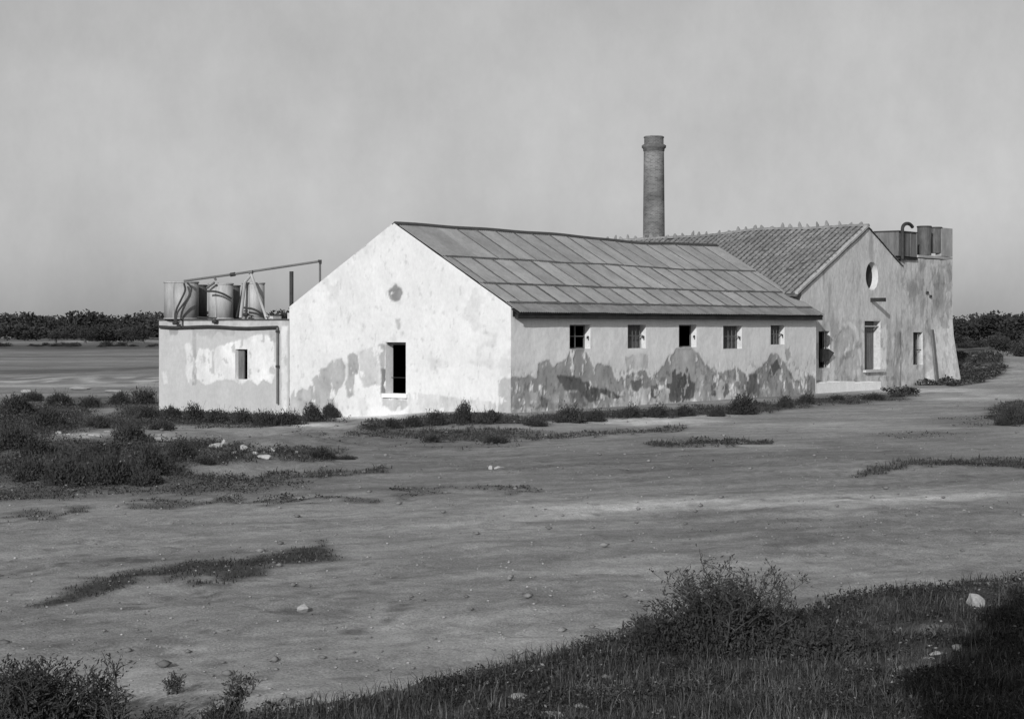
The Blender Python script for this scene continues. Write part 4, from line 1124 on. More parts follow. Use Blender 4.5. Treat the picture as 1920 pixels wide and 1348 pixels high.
valve(403, 603, 78.3, 'rusty valve on the roof edge below the middle pale tank')
valve(502, 602, 77.0, 'rusty valve at the foot of the pipe trestle')
valve(461, 590, 78.0, 'small rusty valve behind the roof edge under the narrow tank')
pipe('flue_pipe', [at_px(546.5, 583, 76.6), at_px(546.5, 509, 76.6)], .085, 'dark upright flue pipe beside the left slope of the gable', mat='iron', n=10)

# ------------------------------------------------------------------ stones
def rock_mesh(seed):
    r = random.Random(seed); bm = bmesh.new()
    for k in range(15):
        d = Vector((r.gauss(0, 1), r.gauss(0, 1), r.gauss(0, 1))).normalized() * r.uniform(.75, 1.05)
        bm.verts.new((d.x, d.y * r.uniform(.7, 1), d.z * .9))
    res = bmesh.ops.convex_hull(bm, input=bm.verts[:])
    bmesh.ops.delete(bm, geom=[v for v in bm.verts if not v.link_faces], context='VERTS')
    bmesh.ops.bevel(bm, geom=bm.edges[:], offset=.06, segments=1, affect='EDGES')
    bmesh.ops.triangulate(bm, faces=bm.faces[:]); bmesh.ops.subdivide_edges(bm, edges=[e for e in bm.edges if e.calc_length() > .45], cuts=1)
    for v in bm.verts: v.co *= 1 + r.uniform(-.045, .045)
    me = bpy.data.meshes.new('rock'); bm.to_mesh(me); bm.free(); me.materials.append(M['stone']); return me
RM = [rock_mesh(k) for k in range(9)]
def stone(px, py, wpx, hpx, label, group=None, tilt=0.0, name='stone', z=None):
    zz = 0.0
    for _ in range(6):
        x, y = ground(px, py, zz); zz = float(height(np.array([x]), np.array([y]))[0])
    sx = wpx / F * y / 2; sz = hpx / F * y / 2 * 1.05
    o = bpy.data.objects.new(name, random.choice(RM)); COL.objects.link(o)
    o.location = (x, y, zz + sz * .45); o.scale = (sx * 1.15, sx * 1.0, sz * 1.25); o.rotation_euler = (0, tilt, random.uniform(-.5, .5))
    tag(o, label, 'stone', group); return o
stone(571, 1148, 34, 22, 'lone pale angular stone on the bare dirt casting a shadow', tilt=.3)
stone(1832, 1136, 52, 32, 'large pale slab stone leaning in the weeds by the road edge', tilt=.6)
stone(972, 1310, 42, 14, 'flat pale stone half buried in the bank grass')
stone(1028, 1343, 60, 14, 'flat pale stone at the very bottom edge of the grass')
stone(920, 880, 12, 12, 'small upright stone on the bare yard')
stone(936, 880, 22, 9, 'low long stone lying on the yard beside a small upright one')
stone(50, 736, 30, 9, 'pale flat stone at the far edge of the scrub, leftmost')
stone(150, 731, 44, 8, 'long pale rubble slab lying before the fields')
stone(215, 734, 50, 5, 'thin pale slab with dark shadow near the annex')
for (px, py, w_, h_, lb) in ((405, 846, 26, 14, 'pale stone at the left end of the rubble heap in the scrub'), (421, 836, 14, 18, 'upright pale stone in the rubble heap in the scrub'),
        (458, 845, 18, 14, 'rounded pale stone in the middle of the rubble heap'), (478, 850, 14, 8, 'small stone beside the middle of the rubble heap'), (496, 858, 34, 12, 'broad pale stone at the near right of the rubble heap'),
        (509, 832, 15, 12, 'single round pale stone just above the rubble heap'), (440, 850, 10, 7, 'tiny stone between two larger ones of the rubble heap'), (555, 850, 9, 6, 'small pale stone to the right of the rubble heap')):
    stone(px, py, w_, h_, lb)
for k, (px, py, w_, h_) in enumerate(((110, 814, 18, 8), (130, 818, 22, 9), (150, 820, 20, 8), (168, 817, 22, 9), (187, 819, 20, 9), (155, 826, 14, 5), (200, 815, 14, 6))):
    stone(px, py, w_, h_, ('leftmost pale stone of the ragged row among the left scrub', 'second pale stone from the left in the ragged row', 'third pale stone from the left in the ragged row', 'fourth pale stone from the left in the ragged row', 'fifth pale stone from the left in the ragged row', 'small low stone just in front of the ragged row', 'rightmost small stone of the ragged row in the left scrub')[k], 'ragged row of pale stones in the left scrub')
for k, (px, py, w_, h_) in enumerate(((276, 820, 26, 8), (298, 821, 28, 9), (322, 823, 22, 7))):
    stone(px, py, w_, h_, ('left end stone of the short pale ledge between the shrubs', 'middle stone of the short pale ledge between the shrubs', 'right end stone of the short pale ledge between the shrubs')[k], 'short stone ledge between the left shrubs')
for k, (px, py, w_, h_) in enumerate(((1690, 1250, 34, 9), (1760, 1228, 40, 12), (1795, 1222, 26, 16), (1740, 1236, 30, 8))):
    stone(px, py, w_, h_, ('leftmost pale flat stone bedded in the bank above the shadow', 'broadest pale flat stone bedded in the bank above the shadow', 'pale upright stone bedded in the bank nearest the shadow edge', 'middle pale flat stone bedded in the bank above the shadow')[k], 'flat stones in the bank near the shadow')
# pebbles over the yard, one object
def pebbles(n, name, r0=0.004, r1=0.018, mat=None):
    pv = []; pf = []
    ico = [(0, 0, 1), (.9, 0, .4), (.28, .85, .4), (-.72, .53, .4), (-.72, -.53, .4), (.28, -.85, .4), (0, 0, -.6)]
    icf = [(0, 1, 2), (0, 2, 3), (0, 3, 4), (0, 4, 5), (0, 5, 1), (6, 2, 1), (6, 3, 2), (6, 4, 3), (6, 5, 4), (6, 1, 5)]
    yy = 12 * (90 / 12) ** rng.random(n); xx = (rng.random(n) * 2 - 1) * yy * 0.31
    zz = height(xx, yy); rr = r0 + r1 * rng.random(n) ** 6 + yy * 0.00007
    ic = np.array(ico)[None] * (rr[:, None, None] * (0.7 + .6 * rng.random((n, 7, 1)))) * np.array([1.2, 1.2, .8]) + np.stack([xx, yy, zz + rr * .2], 1)[:, None]
    fc = np.array(icf)[None] + 7 * np.arange(n)[:, None, None]
    return link(name, mesh(name, ic.reshape(-1, 3), fc.reshape(-1, 3)), mat or M['pebble'], kind='stuff')
pebbles(9000, 'gravel')
pebbles(700, 'clods', .022, .06, M['clod'])

# ------------------------------------------------------------------ vegetation
def leaf_cloud(c, rad, n, size, up=0.4, seed=0, aspect=2.6, shell=0.55, lump=0.35, flat=True):
    """leaf blades spread through a lumpy volume; returns verts, tris (two per leaf)"""
    r = np.random.default_rng(seed)
    d = r.normal(size=(n, 3)); d[:, 2] = np.abs(d[:, 2]) if flat else d[:, 2]; d /= np.linalg.norm(d, axis=1)[:, None]
    az = np.arctan2(d[:, 1], d[:, 0])
    lm = 1 + lump * (fbm(az * 1.3 + 9 + seed, d[:, 2] * 2.2, seed, 3) - .5) * 2 + lump * .5 * (vnoise(az * 4 + 3, d[:, 2] * 5, seed + 1) - .5)
    rr = (shell + (1 - shell) * r.random(n)) ** 1.0 * np.where(r.random(n) < .35, r.random(n), 1)
    p = d * (rr * lm)[:, None] * np.array(rad) + np.array(c)
    ax = d * (1 - up) + np.array([0, 0, up]) + r.normal(size=(n, 3)) * .45; ax /= np.linalg.norm(ax, axis=1)[:, None]
    sd = np.cross(ax, r.normal(size=(n, 3))); sd /= np.linalg.norm(sd, axis=1)[:, None]
    L_ = size * (.6 + .9 * r.random(n))[:, None]
    v = np.stack([p - sd * L_ / aspect / 2, p + sd * L_ / aspect / 2, p + ax * L_ * .6 + sd * L_ / aspect * .5, p + ax * L_], 1)
    f = np.arange(n)[:, None] * 4 + np.array([0, 1, 2, 3])[None]
    return v.reshape(-1, 3), f
def shrub_mesh(seed, n=3800, size=.10):
    V_, F_ = [], []; off = 0; r = random.Random(seed)
    k = r.randint(3, 5)
    for i in range(k):
        a = 6.28 * i / k + r.uniform(-.4, .4); q_ = r.uniform(.15, .5) if i else 0
        c = (math.cos(a) * q_, math.sin(a) * q_, 0.0); h_ = r.uniform(.55, 1.0)
        v, f = leaf_cloud(c, (.62, .62, h_), n // k, size, .55, seed * 10 + i, 2.8, .5, .4)
        V_.append(v); F_.append(f + off); off += len(v)
    return mesh('foliage', np.concatenate(V_), np.concatenate(F_))
def stems_mesh(seed, n=14, h=.95, spread=.8, r0=.012, twigs=2):
    r = random.Random(seed); b = MB()
    for i in range(n):
        a = r.uniform(0, 6.28); sp = r.uniform(.1, spread); hh = h * r.uniform(.6, 1.2)
        p0 = np.array([r.uniform(-.12, .12), r.uniform(-.12, .12), -.05]); p3 = np.array([math.cos(a) * sp, math.sin(a) * sp, hh])
        p1 = p0 + (p3 - p0) * .4 + np.array([r.uniform(-.08, .08), r.uniform(-.08, .08), .06]); 
        b.tube([p0, p1, p3], [r0, r0 * .7, r0 * .3], 4, cap=False)
        for t in range(twigs):
            q_ = p1 + (p3 - p1) * r.uniform(.2, .9); b.tube([q_, q_ + np.array([r.uniform(-.15, .15), r.uniform(-.15, .15), r.uniform(.05, .2)])], [r0 * .4, r0 * .2], 3, cap=False)
    return mesh('stems', b.v, b.f)
SH = [shrub_mesh(k) for k in range(6)]; ST = [stems_mesh(k) for k in range(3)]
for m_ in SH: m_.materials.append(M['leaf'])
for m_ in ST: m_.materials.append(M['twig'])
def gpos(px, py):
    zz = 0.0
    for _ in range(6):
        x, y = ground(px, py, zz); zz = float(height(np.array([x]), np.array([y]))[0])
    return x, y, zz
def shrub(px, py, wpx, hpx, label, group=None, name='shrub'):
    x, y, z = gpos(px, py)
    e = empty(name, label, 'shrub', (x, y, z - .03), random.uniform(0, 6.28), group)
    w_ = wpx / F * y / 2 * 1.15; h_ = hpx / F * y * (1.22 if y > 62 and x < 0 else 1.15)
    for nm, me in (('foliage', random.choice(SH)), ('stems', random.choice(ST))):
        o = bpy.data.objects.new(nm, me); COL.objects.link(o); o.parent = e
    e.scale = (w_ * .92, w_ * .8, h_)
    return e
# along the annex and gable foot
for a in (
    (278, 783, 62, 20, 'low dark shrub at the annex corner, leftmost in the row'),
    (322, 787, 60, 24, 'dark shrub under the left part of the annex wall'),
    (365, 790, 64, 30, 'dark domed shrub below the streaked part of the annex wall'),
    (412, 792, 60, 26, 'dark shrub just left of below the annex window'),
    (458, 795, 60, 26, 'dark shrub beneath the annex window'),
    (500, 797, 56, 30, 'dark shrub in front of the white box'),
    (543, 795, 58, 28, 'dark shrub at the joint between annex and gable'),
    (585, 790, 56, 32, 'dark shrub beside the old iron pump'),
    (622, 783, 46, 30, 'pointed dark shrub at the right end of the annex row'),
    (735, 801, 50, 18, 'small low shrub below the loading door'),
    (775, 799, 54, 20, 'low shrub right of the loading door'),
    (820, 797, 62, 26, 'low spreading shrub under the middle of the gable'),
    (869, 793, 54, 40, 'tall dark pointed shrub against the gable wall'),
    (912, 794, 66, 30, 'dark shrub beside the tall one near the corner'),
    (1010, 799, 60, 14, 'flat creeping shrub just round the shed corner'),
    (1070, 792, 80, 34, 'big dark shrub below the first side window'),
    (1115, 790, 60, 22, 'dark shrub between the first and second side windows'),
    (1180, 783, 60, 24, 'low dark shrub below the second side window'),
    (1230, 782, 66, 24, 'low dark shrub left of below the third side window'),
    (1285, 779, 60, 22, 'low dark shrub below the third side window'),
    (1392, 777, 92, 36, 'largest dark shrub by the side wall, below the fourth window'),
    (1345, 781, 50, 18, 'small shrub left of the largest wall shrub'),
    (1472, 764, 50, 22, 'small dark shrub below the fifth side window'),
    (1510, 757, 46, 22, 'small dark shrub at the far end of the shed wall'),
    (1568, 750, 40, 12, 'tiny shrub at the foot of the white bench'),
    (1640, 748, 60, 14, 'low dark shrub at the right end of the white bench'),
    (1680, 744, 40, 9, 'flat tuft shrub before the hall wall, right of the bench'),
    (930, 830, 60, 16, 'small dark weed clump out on the yard before the corner'),
    (810, 828, 50, 13, 'low weed clump on the yard before the gable'),
    (1908, 794, 70, 40, 'dark shrub cut off by the right edge beside the road'),
    (1880, 798, 40, 18, 'small shrub left of the one at the right edge')):
    shrub(*a)
# scrub on the left
for a in (
    (30, 775, 90, 32, 'dark shrub at the left edge behind the stones'),
    (115, 760, 70, 26, 'rounded dark shrub by the long rubble slab'),
    (60, 752, 60, 20, 'low dark shrub below the leftmost flat stone'),
    (170, 764, 54, 20, 'low shrub right of the rounded one'),
    (225, 758, 60, 22, 'dark shrub at the thin slab near the annex'),
    (272, 757, 60, 30, 'taller dark shrub close to the annex corner'),
    (100, 800, 80, 34, 'dense dark shrub above the ragged row of stones'),
    (180, 806, 70, 28, 'dark shrub above the right of the ragged stone row'),
    (25, 838, 100, 42, 'dense dark shrub at the left edge beside the ragged stones'),
    (70, 845, 90, 36, 'dense dark shrub in front of the ragged stones'),
    (240, 828, 90, 38, 'tall dark shrub between stone row and stone ledge'),
    (300, 806, 70, 18, 'low flat shrub behind the short stone ledge'),
    (130, 880, 110, 56, 'large leafy shrub in front of the ragged stone row'),
    (215, 892, 110, 60, 'largest leafy shrub of the left scrub'),
    (285, 885, 90, 52, 'leafy shrub just left of the rubble heap'),
    (335, 868, 80, 36, 'shrub between stone ledge and rubble heap'),
    (60, 900, 90, 46, 'leafy shrub near the left edge before the road'),
    (170, 905, 90, 42, 'leafy shrub at the near side of the scrub'),
    (270, 908, 90, 34, 'low leafy shrub at the near right of the scrub'),
    (385, 872, 60, 14, 'low shrub under the rubble heap'),
    (600, 858, 90, 18, 'low isolated shrub right of the rubble heap'),
    (650, 862, 60, 12, 'flat weed clump right of the isolated low shrub')):
    shrub(*a)

# the branchy bush on the bank
def branch_plant(seed, h, spread, nst, nleaf, leafsz, r0=.012, lean=(0, 0), droop=0.0):
    """stems with side twigs and leaves set along them"""
    r = random.Random(seed); b = MB(); LP = []; LD = []
    for i in range(nst):
        a = r.uniform(0, 6.28); sp = spread * r.uniform(.15, 1.0); hh = h * r.uniform(.55, 1.05)
        base = np.array([r.gauss(0, spread * .18), r.gauss(0, spread * .18), -.04]); tip = base + np.array([math.cos(a) * sp + lean[0] * hh, math.sin(a) * sp + lean[1] * hh, hh])
        pts = []; ctrl = base + (tip - base) * .5 + np.array([-math.cos(a) * sp * .2, -math.sin(a) * sp * .2, hh * .12])
        for k in range(7):
            t = k / 6; pts.append((1 - t) ** 2 * base + 2 * t * (1 - t) * ctrl + t * t * tip + np.array([r.gauss(0, .008), r.gauss(0, .008), 0]))
        b.tube(pts, [r0 * (1 - .8 * k / 6) for k in range(7)], 4, cap=False)
        for k in range(2, 7):
            for m_ in range(r.randint(1, 3)):
                q0 = pts[k]; dr = np.array([r.gauss(0, 1), r.gauss(0, 1), r.uniform(.2, 1.3)]); dr /= np.linalg.norm(dr); ln = h * r.uniform(.08, .26)
                q1 = q0 + dr * ln; b.tube([q0, (q0 + q1) / 2 + np.array([0, 0, ln * .1]), q1], [r0 * .4, r0 * .3, r0 * .15], 3, cap=False)
                for s_ in range(nleaf):
                    LP.append(q0 + (q1 - q0) * r.uniform(.1, 1.05) + np.array([r.gauss(0, .02), r.gauss(0, .02), r.gauss(0, .02)])); LD.append(dr + np.array([r.gauss(0, .5), r.gauss(0, .5), r.gauss(0, .4)]))
    P = np.array(LP); D = np.array(LD); D /= np.linalg.norm(D, axis=1)[:, None]; g = np.random.default_rng(seed)
    sd = np.cross(D, g.normal(size=P.shape)); sd /= np.linalg.norm(sd, axis=1)[:, None]
    L_ = (leafsz * (.5 + g.random(len(P))))[:, None]
    v = np.stack([P, P + D * L_ * .5 + sd * L_ * .17, P + D * L_, P + D * L_ * .5 - sd * L_ * .17], 1).reshape(-1, 3)
    f = np.arange(len(P))[:, None] * 4 + np.array([0, 1, 2, 3])[None]
    return mesh('stems', b.v, b.f), mesh('leaves', v, f)
def plant(px, py, h, spread, nst, nleaf, leafsz, label, name='bush', seed=0, r0=.012, lean=(0, 0), extra=None, cat='bush', depth=None):
    x, y, z = gpos(px, py)
    if depth: y = depth; x = (px - 960) / F * y; z = float(height(np.array([x]), np.array([y]))[0])
    e = empty(name, label, cat, (x, y, z))
    st, lv = branch_plant(seed, h, spread, nst, nleaf, leafsz, r0, lean)
    link('stems', st, M['twig'], e, world=False); 
    if extra:
        vs = [np.array([v.co[:] for v in lv.vertices])]; fs = [np.array([list(p.vertices) for p in lv.polygons])]; off = len(vs[0])
        for (c, rad, n_, sz, sd_) in extra:
            v, f = leaf_cloud(c, rad, n_, sz, .5, sd_, 3.0, .35, .45); vs.append(v); fs.append(f + off); off += len(v)
        lv = mesh('leaves', np.concatenate(vs), np.concatenate(fs))
    link('leaves', lv, M['leaf'], e, world=False)
    return e
plant(1350, 1225, .74, .72, 78, 12, .034, 'big dark bushy shrub on the bank beside the road', seed=5,
      extra=[((0, 0, 0), (.62, .5, .44), 9500, .034, 71), ((-.35, .05, 0), (.5, .4, .30), 5500, .034, 72), ((.12, 0, .1), (.36, .35, .46), 4800, .034, 73), ((.5, -.1, 0), (.6, .5, .30), 6500, .034, 74), ((-.5, .1, 0), (.42, .4, .34), 5000, .034, 81), ((.28, .1, .05), (.4, .35, .40), 4000, .034, 82)])
plant(1462, 1172, .52, .24, 13, 3, .028, 'thin airy twiggy bush just right of the big bank shrub', seed=8, r0=.009)
plant(1560, 1236, .28, .40, 22, 7, .045, 'low dark spreading bush right of the big bank shrub', seed=9, extra=[((0, 0, 0), (.6, .45, .2), 3200, .045, 75)])
plant(1215, 1200, .30, .25, 14, 6, .04, 'small leafy bush at the left foot of the big bank shrub', seed=10, extra=[((0, 0, 0), (.3, .25, .18), 1000, .04, 76)])
plant(50, 1400, .66, .40, 60, 14, .036, 'dense dark weed clump filling the bottom left corner', name='weed_clump', seed=11, cat='weed', lean=(.1, 0), extra=[((0, 0, 0), (.6, .4, .46), 14000, .036, 77)])
plant(165, 1395, .58, .2, 20, 9, .034, 'upright dark weeds right of the corner clump', name='weed_clump', seed=12, cat='weed', lean=(.15, 0), extra=[((0, 0, 0), (.34, .3, .26), 4000, .034, 78)])
plant(225, 1400, .66, .14, 10, 5, .03, 'tall thin weed stalks beside the corner clump', name='weed_clump', seed=13, cat='weed', lean=(-.1, 0))
plant(325, 1300, .22, .10, 9, 7, .022, 'little dark tuft weed alone on the pale dirt near the bottom', name='weed_clump', seed=14, cat='weed')
plant(420, 1358, .40, .15, 10, 12, .026, 'weed with curling tips at the lower left of the road', name='weed_clump', seed=15, cat='weed', lean=(.35, 0), extra=[((0, 0, 0), (.2, .16, .15), 2200, .03, 79)])
plant(310, 1380, .26, .3, 16, 6, .028, 'low straggling weed at the bottom edge left of the curling one', name='weed_clump', seed=16, cat='weed')

# grass as stuff
def grass(name, n, xf, yr, hmin, hmax, wid, thr, seed, bank_only=False, tone=(.026, .13)):
    r = np.random.default_rng(seed)
    y = yr[0] * (yr[1] / yr[0]) ** r.random(n); x = (r.random(n) * (xf[1] - xf[0]) + xf[0]) * y
    z = height(x, y)
    if bank_only: v = sstep(.3, -.3, y - bank_edge(x) + (r.random(n) - .5) * .5)
    else: v, _, _ = veg_at(x, y, z)
    clump = fbm(x * 2.2, y * 2.2, seed + 1)
    pxx, pyy = to_px(x, y, z)
    bare = np.zeros(n)
    for cx, cy, rx, ry in ((1580, 1165, 70, 9), (1740, 1175, 130, 14), (1760, 1225, 90, 16), (1700, 1243, 70, 10), (1690, 1282, 50, 8), (150, 818, 60, 7), (300, 821, 42, 6), (972, 1306, 30, 9), (1830, 1120, 40, 26), (1030, 1335, 60, 9), (860, 1335, 60, 7)):
        bare = np.maximum(bare, sstep(1.2, .6, np.hypot((pxx - cx) / rx, (pyy - cy) / ry)))
    v = v * (1 - apron(pxx, pyy, x, y))
    keep = (v > thr) & (r.random(n) < v * (.25 + 1.2 * clump)) & (r.random(n) > bare * .9)
    x, y, z, clump = x[keep], y[keep], z[keep], clump[keep]; n = len(x)
    h = (hmin + (hmax - hmin) * r.random(n) ** 2.2) * (.5 + clump); a = r.random(n) * 6.28; ln = (.1 + 1.3 * r.random(n) ** 1.3) * h
    w_ = wid * (.6 + .8 * r.random(n)) * np.clip(y / yr[0], 1, 4) ** .6
    dx, dy = np.cos(a), np.sin(a)
    b0 = np.stack([x - dy * w_ / 2, y + dx * w_ / 2, z - .02], 1); b1 = np.stack([x + dy * w_ / 2, y - dx * w_ / 2, z - .02], 1)
    m0 = np.stack([x - dy * w_ * .35 + dx * ln * .35, y + dx * w_ * .35 + dy * ln * .35, z + h * .6], 1); m1 = np.stack([x + dy * w_ * .35 + dx * ln * .35, y - dx * w_ * .35 + dy * ln * .35, z + h * .6], 1)
    t = np.stack([x + dx * ln, y + dy * ln, z + h], 1)
    V_ = np.stack([b0, b1, m1, m0, t], 1).reshape(-1, 3)
    i5 = np.arange(n)[:, None] * 5
    F_ = np.concatenate([i5 + np.array([[0, 1, 2]]), i5 + np.array([[0, 2, 3]]), i5 + np.array([[3, 2, 4]])])
    tn = np.repeat(tone[0] + (tone[1] - tone[0]) * r.random(n) ** 2.5, 5)
    return link(name, mesh(name, V_, F_, tone=tn), M['grass'], kind='stuff')
grass('grass', 190000, (-.33, .36), (11.0, 27), .03, .17, .006, .3, 901, bank_only=True)
grass('road_edge_grass', 170000, (-.32, .32), (16, 62), .015, .06, .012, .4, 902, tone=(.028, .08))
grass('scrub_grass', 170000, (-.33, .32), (40, 82), .03, .14, .02, .4, 903, tone=(.03, .08))

def cover(name, n, xf, yr, hh, size, thr, seed, bank_only=False, right=False):
    """low matted weeds: small leaves at every angle in clumps"""
    r = np.random.default_rng(seed)
    y = yr[0] * (yr[1] / yr[0]) ** r.random(n); x = (r.random(n) * (xf[1] - xf[0]) + xf[0]) * y
    z = height(x, y)
    if bank_only: v = sstep(.3, -.3, y - bank_edge(x) + (r.random(n) - .5) * .6)
    else: v, _, _ = veg_at(x, y, z)
    pxx, pyy = to_px(x, y, z); v = v * (1 - apron(pxx, pyy, x, y))
    k = yr[0] / 12.0
    cl = sstep(.38, .68, fbm(x * 2.0 / k ** .5, y * 1.4 / k ** .5, seed + 1)) ; fine = fbm(x * 9 / k ** .5, y * 6 / k ** .5, seed + 2)
    keep = (v > thr * .7) & (r.random(n) < (.25 + .95 * cl) * np.clip(v * 1.15, 0, 1) ** 2.2)
    for cx, cy, rx, ry in ((1580, 1165, 70, 9), (1740, 1175, 130, 14), (1760, 1225, 90, 16), (1700, 1243, 70, 10), (150, 818, 60, 6), (300, 821, 40, 5), (972, 1306, 30, 9), (1830, 1122, 34, 24), (450, 846, 70, 12)):
        keep &= ~((np.hypot((pxx - cx) / rx, (pyy - cy) / ry) < 1) & (r.random(n) < .75))
    x, y, z, cl, fine = x[keep], y[keep], z[keep], cl[keep], fine[keep]; n = len(x)
    if name == 'low_scrub': hh = hh * (.3 + .7 * np.maximum(sstep(-3.5, -6.5, x), sstep(72, 76, y + x * .4) * .0))
    hgt = hh * (.15 + cl * .9) * (.3 + 1.1 * fine) * r.random(n) ** .6
    p = np.stack([x, y, z + hgt - .01], 1)
    ax = r.normal(size=(n, 3)) * np.array([1, 1, .6]) + np.array([0, 0, .45]); ax /= np.linalg.norm(ax, axis=1)[:, None]
    sd = np.cross(ax, r.normal(size=(n, 3))); sd /= np.linalg.norm(sd, axis=1)[:, None]
    L_ = (size * (.5 + r.random(n)) * np.clip(y / yr[0], 1, 3) ** .5)[:, None]
    V_ = np.stack([p - ax * L_ * .5, p + sd * L_ * .22, p + ax * L_ * .5, p - sd * L_ * .22], 1).reshape(-1, 3)
    F_ = np.arange(n)[:, None] * 4 + np.array([0, 1, 2, 3])[None]
    pt = .30 + 1.1 * fbm(x * 1.1, y * .8, seed + 7, 4, .6)
    tn = np.repeat(pt * (.026 + .055 * r.random(n) ** 2) + (r.random(n) < .03) * .14, 4)
    return link(name, mesh(name, V_, F_, tone=tn), M['grass'], kind='stuff')
cover('matted_weeds', 420000, (-.33, .36), (11.0, 27), .12, .026, .3, 911, bank_only=True)
cover('low_scrub', 420000, (-.34, .33), (34, 86), .22, .05, .4, 912)
cover('road_weeds', 240000, (-.32, .32), (17, 60), .035, .022, .3, 913)
cover('mound_scrub', 90000, (.20, .31), (86, 200), .35, .15, .4, 914)

# ------------------------------------------------------------------ far trees
def tree_mesh(seed, n=1500, size=.30):
    V_, F_ = [], []; off = 0; r = random.Random(seed); k = r.randint(5, 8)
    for i in range(k):
        a = 6.28 * i / k + r.uniform(-.4, .4); q_ = r.uniform(.3, .75) if i else 0
        v, f = leaf_cloud((math.cos(a) * q_ * 2.2, math.sin(a) * q_ * 2.2, 2.6 + r.uniform(-.6, 1.2)), (r.uniform(1.1, 1.8), r.uniform(1.1, 1.8), r.uniform(.9, 1.5)), n // k, size, .3, seed * 20 + i, 1.6, .55, .3, flat=False)
        V_.append(v); F_.append(f + off); off += len(v)
    return np.concatenate(V_), np.concatenate(F_)
def trunk_mesh(seed):
    r = random.Random(seed); b = MB(); b.tube([(0, 0, -.3), (.05, 0, 1.0), (r.uniform(-.2, .2), .1, 2.4)], [.28, .2, .12], 7)
    for i in range(5):
        a = 6.28 * i / 5; b.tube([(0, 0, 1.2 + .2 * i), (math.cos(a) * .8, math.sin(a) * .8, 2.3 + .1 * i), (math.cos(a) * 1.5, math.sin(a) * 1.5, 3.0)], [.1, .07, .03], 5)
    return mesh('trunk', b.v, b.f)
TV = [tree_mesh(k) for k in range(5)]
TM = []
for v, f in TV:
    me = mesh('crown', v, f); me.materials.append(M['farleaf']); TM.append(me)
TK = trunk_mesh(3); TK.materials.append(M['bark'])
def tree(x, y, s, label, k=0, wide=1.0, name='tree', group=None, cat='tree'):
    e = empty(name, label, cat, (x, y, float(height(np.array([x]), np.array([y]))[0])), random.uniform(0, 6), group); e.scale = (s * wide, s * wide, s)
    for nm, me in (('crown', TM[k % 5]), ('trunk', TK)):
        o = bpy.data.objects.new(nm, me); COL.objects.link(o); o.parent = e
    return e
def tree_px(px, ytop, d, label, k, wide=1.3, **kw):
    x = (px - 960) / F * d; top = EYE + (HZ - ytop) * d / F; tree(x, d, top / 4.75, label, k, wide, **kw)
tree_px(1862, 583, 300, 'broad dark tree with the highest crown right of the tower', 0, 1.6)
tree_px(1834, 589, 310, 'dark tree left of the highest crown, right of the tower', 1, 1.5)
tree_px(1800, 590, 320, 'dark tree showing just beside the tower edge', 2, 1.7)
tree_px(1886, 590, 305, 'dark tree just right of the highest crown', 3, 1.2)
tree_px(1918, 591, 290, 'dark tree cut by the right edge of the picture', 4, 1.5)
tree_px(1905, 598, 300, 'lower dark tree in the gap before the right edge', 1, 1.2)
tree_px(1880, 622, 190, 'small round tree in front of the right tree line', 2, 1.2)
tree_px(1915, 640, 150, 'small dark tree at the right edge by the pale track', 0, 1.3)
tree_px(160, 618, 330, 'low dark round tree standing before the left wood', 1, 1.8)
tree_px(268, 616, 330, 'low dark tree before the wood, near the annex', 3, 1.8)
tree_px(105, 620, 335, 'low dark tree in the middle of the left wood front', 2, 1.9)
# the far wood, one mass
def wood(name, n, x0, x1, y0, y1, tops, seed, dens=1.0):
    r = random.Random(seed); V_ = []; F_ = []; off = 0
    for i in range(n):
        x = x0 + (x1 - x0) * (i + r.random()) / n; y = r.uniform(y0, y1)
        v, f = TV[r.randrange(5)]; s = r.uniform(*tops) / 4.4; a = r.uniform(0, 6.28); ca, sa = math.cos(a), math.sin(a); wd = s * r.uniform(1.2, 1.9)
        q_ = np.stack([(v[:, 0] * ca - v[:, 1] * sa) * wd + x, (v[:, 0] * sa + v[:, 1] * ca) * wd + y, v[:, 2] * s * 1.05 - 1.2 * s + 0 * v[:, 2]], 1)
        q_[:, 2] = np.where(q_[:, 2] < .3, .3 + .3 * q_[:, 2], q_[:, 2])
        V_.append(q_); F_.append(f + off); off += len(v)
    return link(name, mesh(name, np.concatenate(V_), np.concatenate(F_)), M['farleaf'], kind='stuff')
wood('far_wood', 110, -190, 70, 400, 470, (6.5, 7.6), 1)
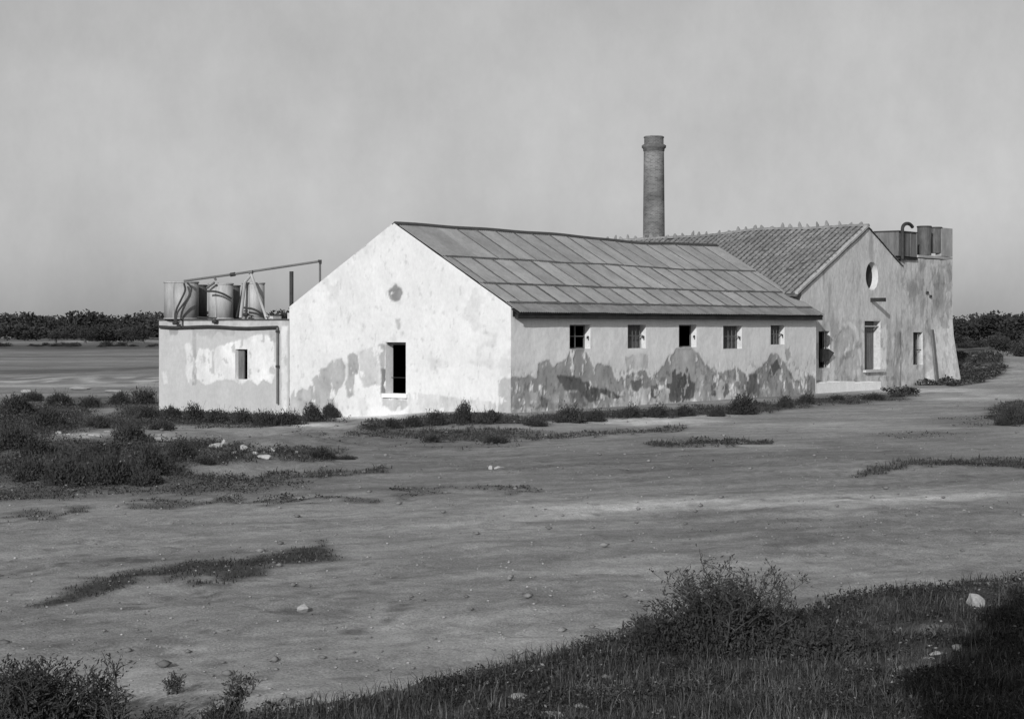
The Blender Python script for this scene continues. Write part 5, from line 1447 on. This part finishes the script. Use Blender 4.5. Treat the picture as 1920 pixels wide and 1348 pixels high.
wood('far_wood', 34, -190, -60, 340, 395, (3.2, 5.0), 4)
wood('far_wood', 70, 60, 190, 330, 400, (5.5, 6.6), 2)
wood('hedge', 60, -120, -30, 255, 268, (.7, 1.3), 3)
wood('hedge', 40, 20, 110, 220, 300, (.8, 2.4), 6)

# tree behind the photographer: its shade lies on the bank at the lower right
_v, _f = tree_mesh(1, 16000, .30); _m = mesh('crown', _v, _f); _m.materials.append(M['farleaf']); TM.append(_m)
e_ = tree(0.45, -4.0, 1.66, 'large leafy tree behind the viewpoint, shading the bank', 0, .62, name='shade_tree')
e_.children[0].data = _m; e_.rotation_euler = (0, 0, 0)

# ------------------------------------------------------------------ odd things at the wall foot
x, y, z = gpos(506, 771)
e = empty('white_box', 'broken white box lying by the downpipe at the annex foot', 'box', (x, y, z), .4)
b = MB(); b.box((-.22, -.15, 0), (.44, 0, 0), (0, .02, 0), (.04, 0, .36)); b.box((-.22, .15, 0), (.44, 0, 0), (0, .02, 0), (.04, 0, .36)); b.build('panel', M['lime'], e, world=False, kind='stuff')
b = MB(); b.box((-.24, -.15, 0), (.02, 0, 0), (0, .3, 0), (.04, 0, .36)); b.box((.22, -.15, 0), (.02, 0, 0), (0, .3, 0), (.1, 0, .3)); b.build('end_board', M['wood'], e, world=False, kind='stuff')
x, y, z = gpos(576, 771)
e = empty('hand_pump', 'old dark iron hand pump with lever standing by the gable foot', 'pump', (x, y, z), .4); e.scale = (.9, .9, .9)
b = MB(); b.lathe((0, 0, 0), [(.16, 0), (.16, .06), (.09, .08), (.08, .4), (.12, .42), (.12, .5), (.04, .55)], 14); b.build('pump_body', M['iron'], e, world=False)
b = MB(); b.tube([(0, 0, .5), (.2, 0, .66), (.5, 0, .62), (.7, 0, .5)], .025, 6); b.build('lever', M['iron'], e, world=False)
b = MB(); b.tube([(0, 0, .3), (-.2, 0, .3), (-.24, 0, .2)], .04, 8); b.build('spout', M['iron'], e, world=False)
print('sheets', nsheet, 'tiles', cnt, 'objects', len(bpy.data.objects))
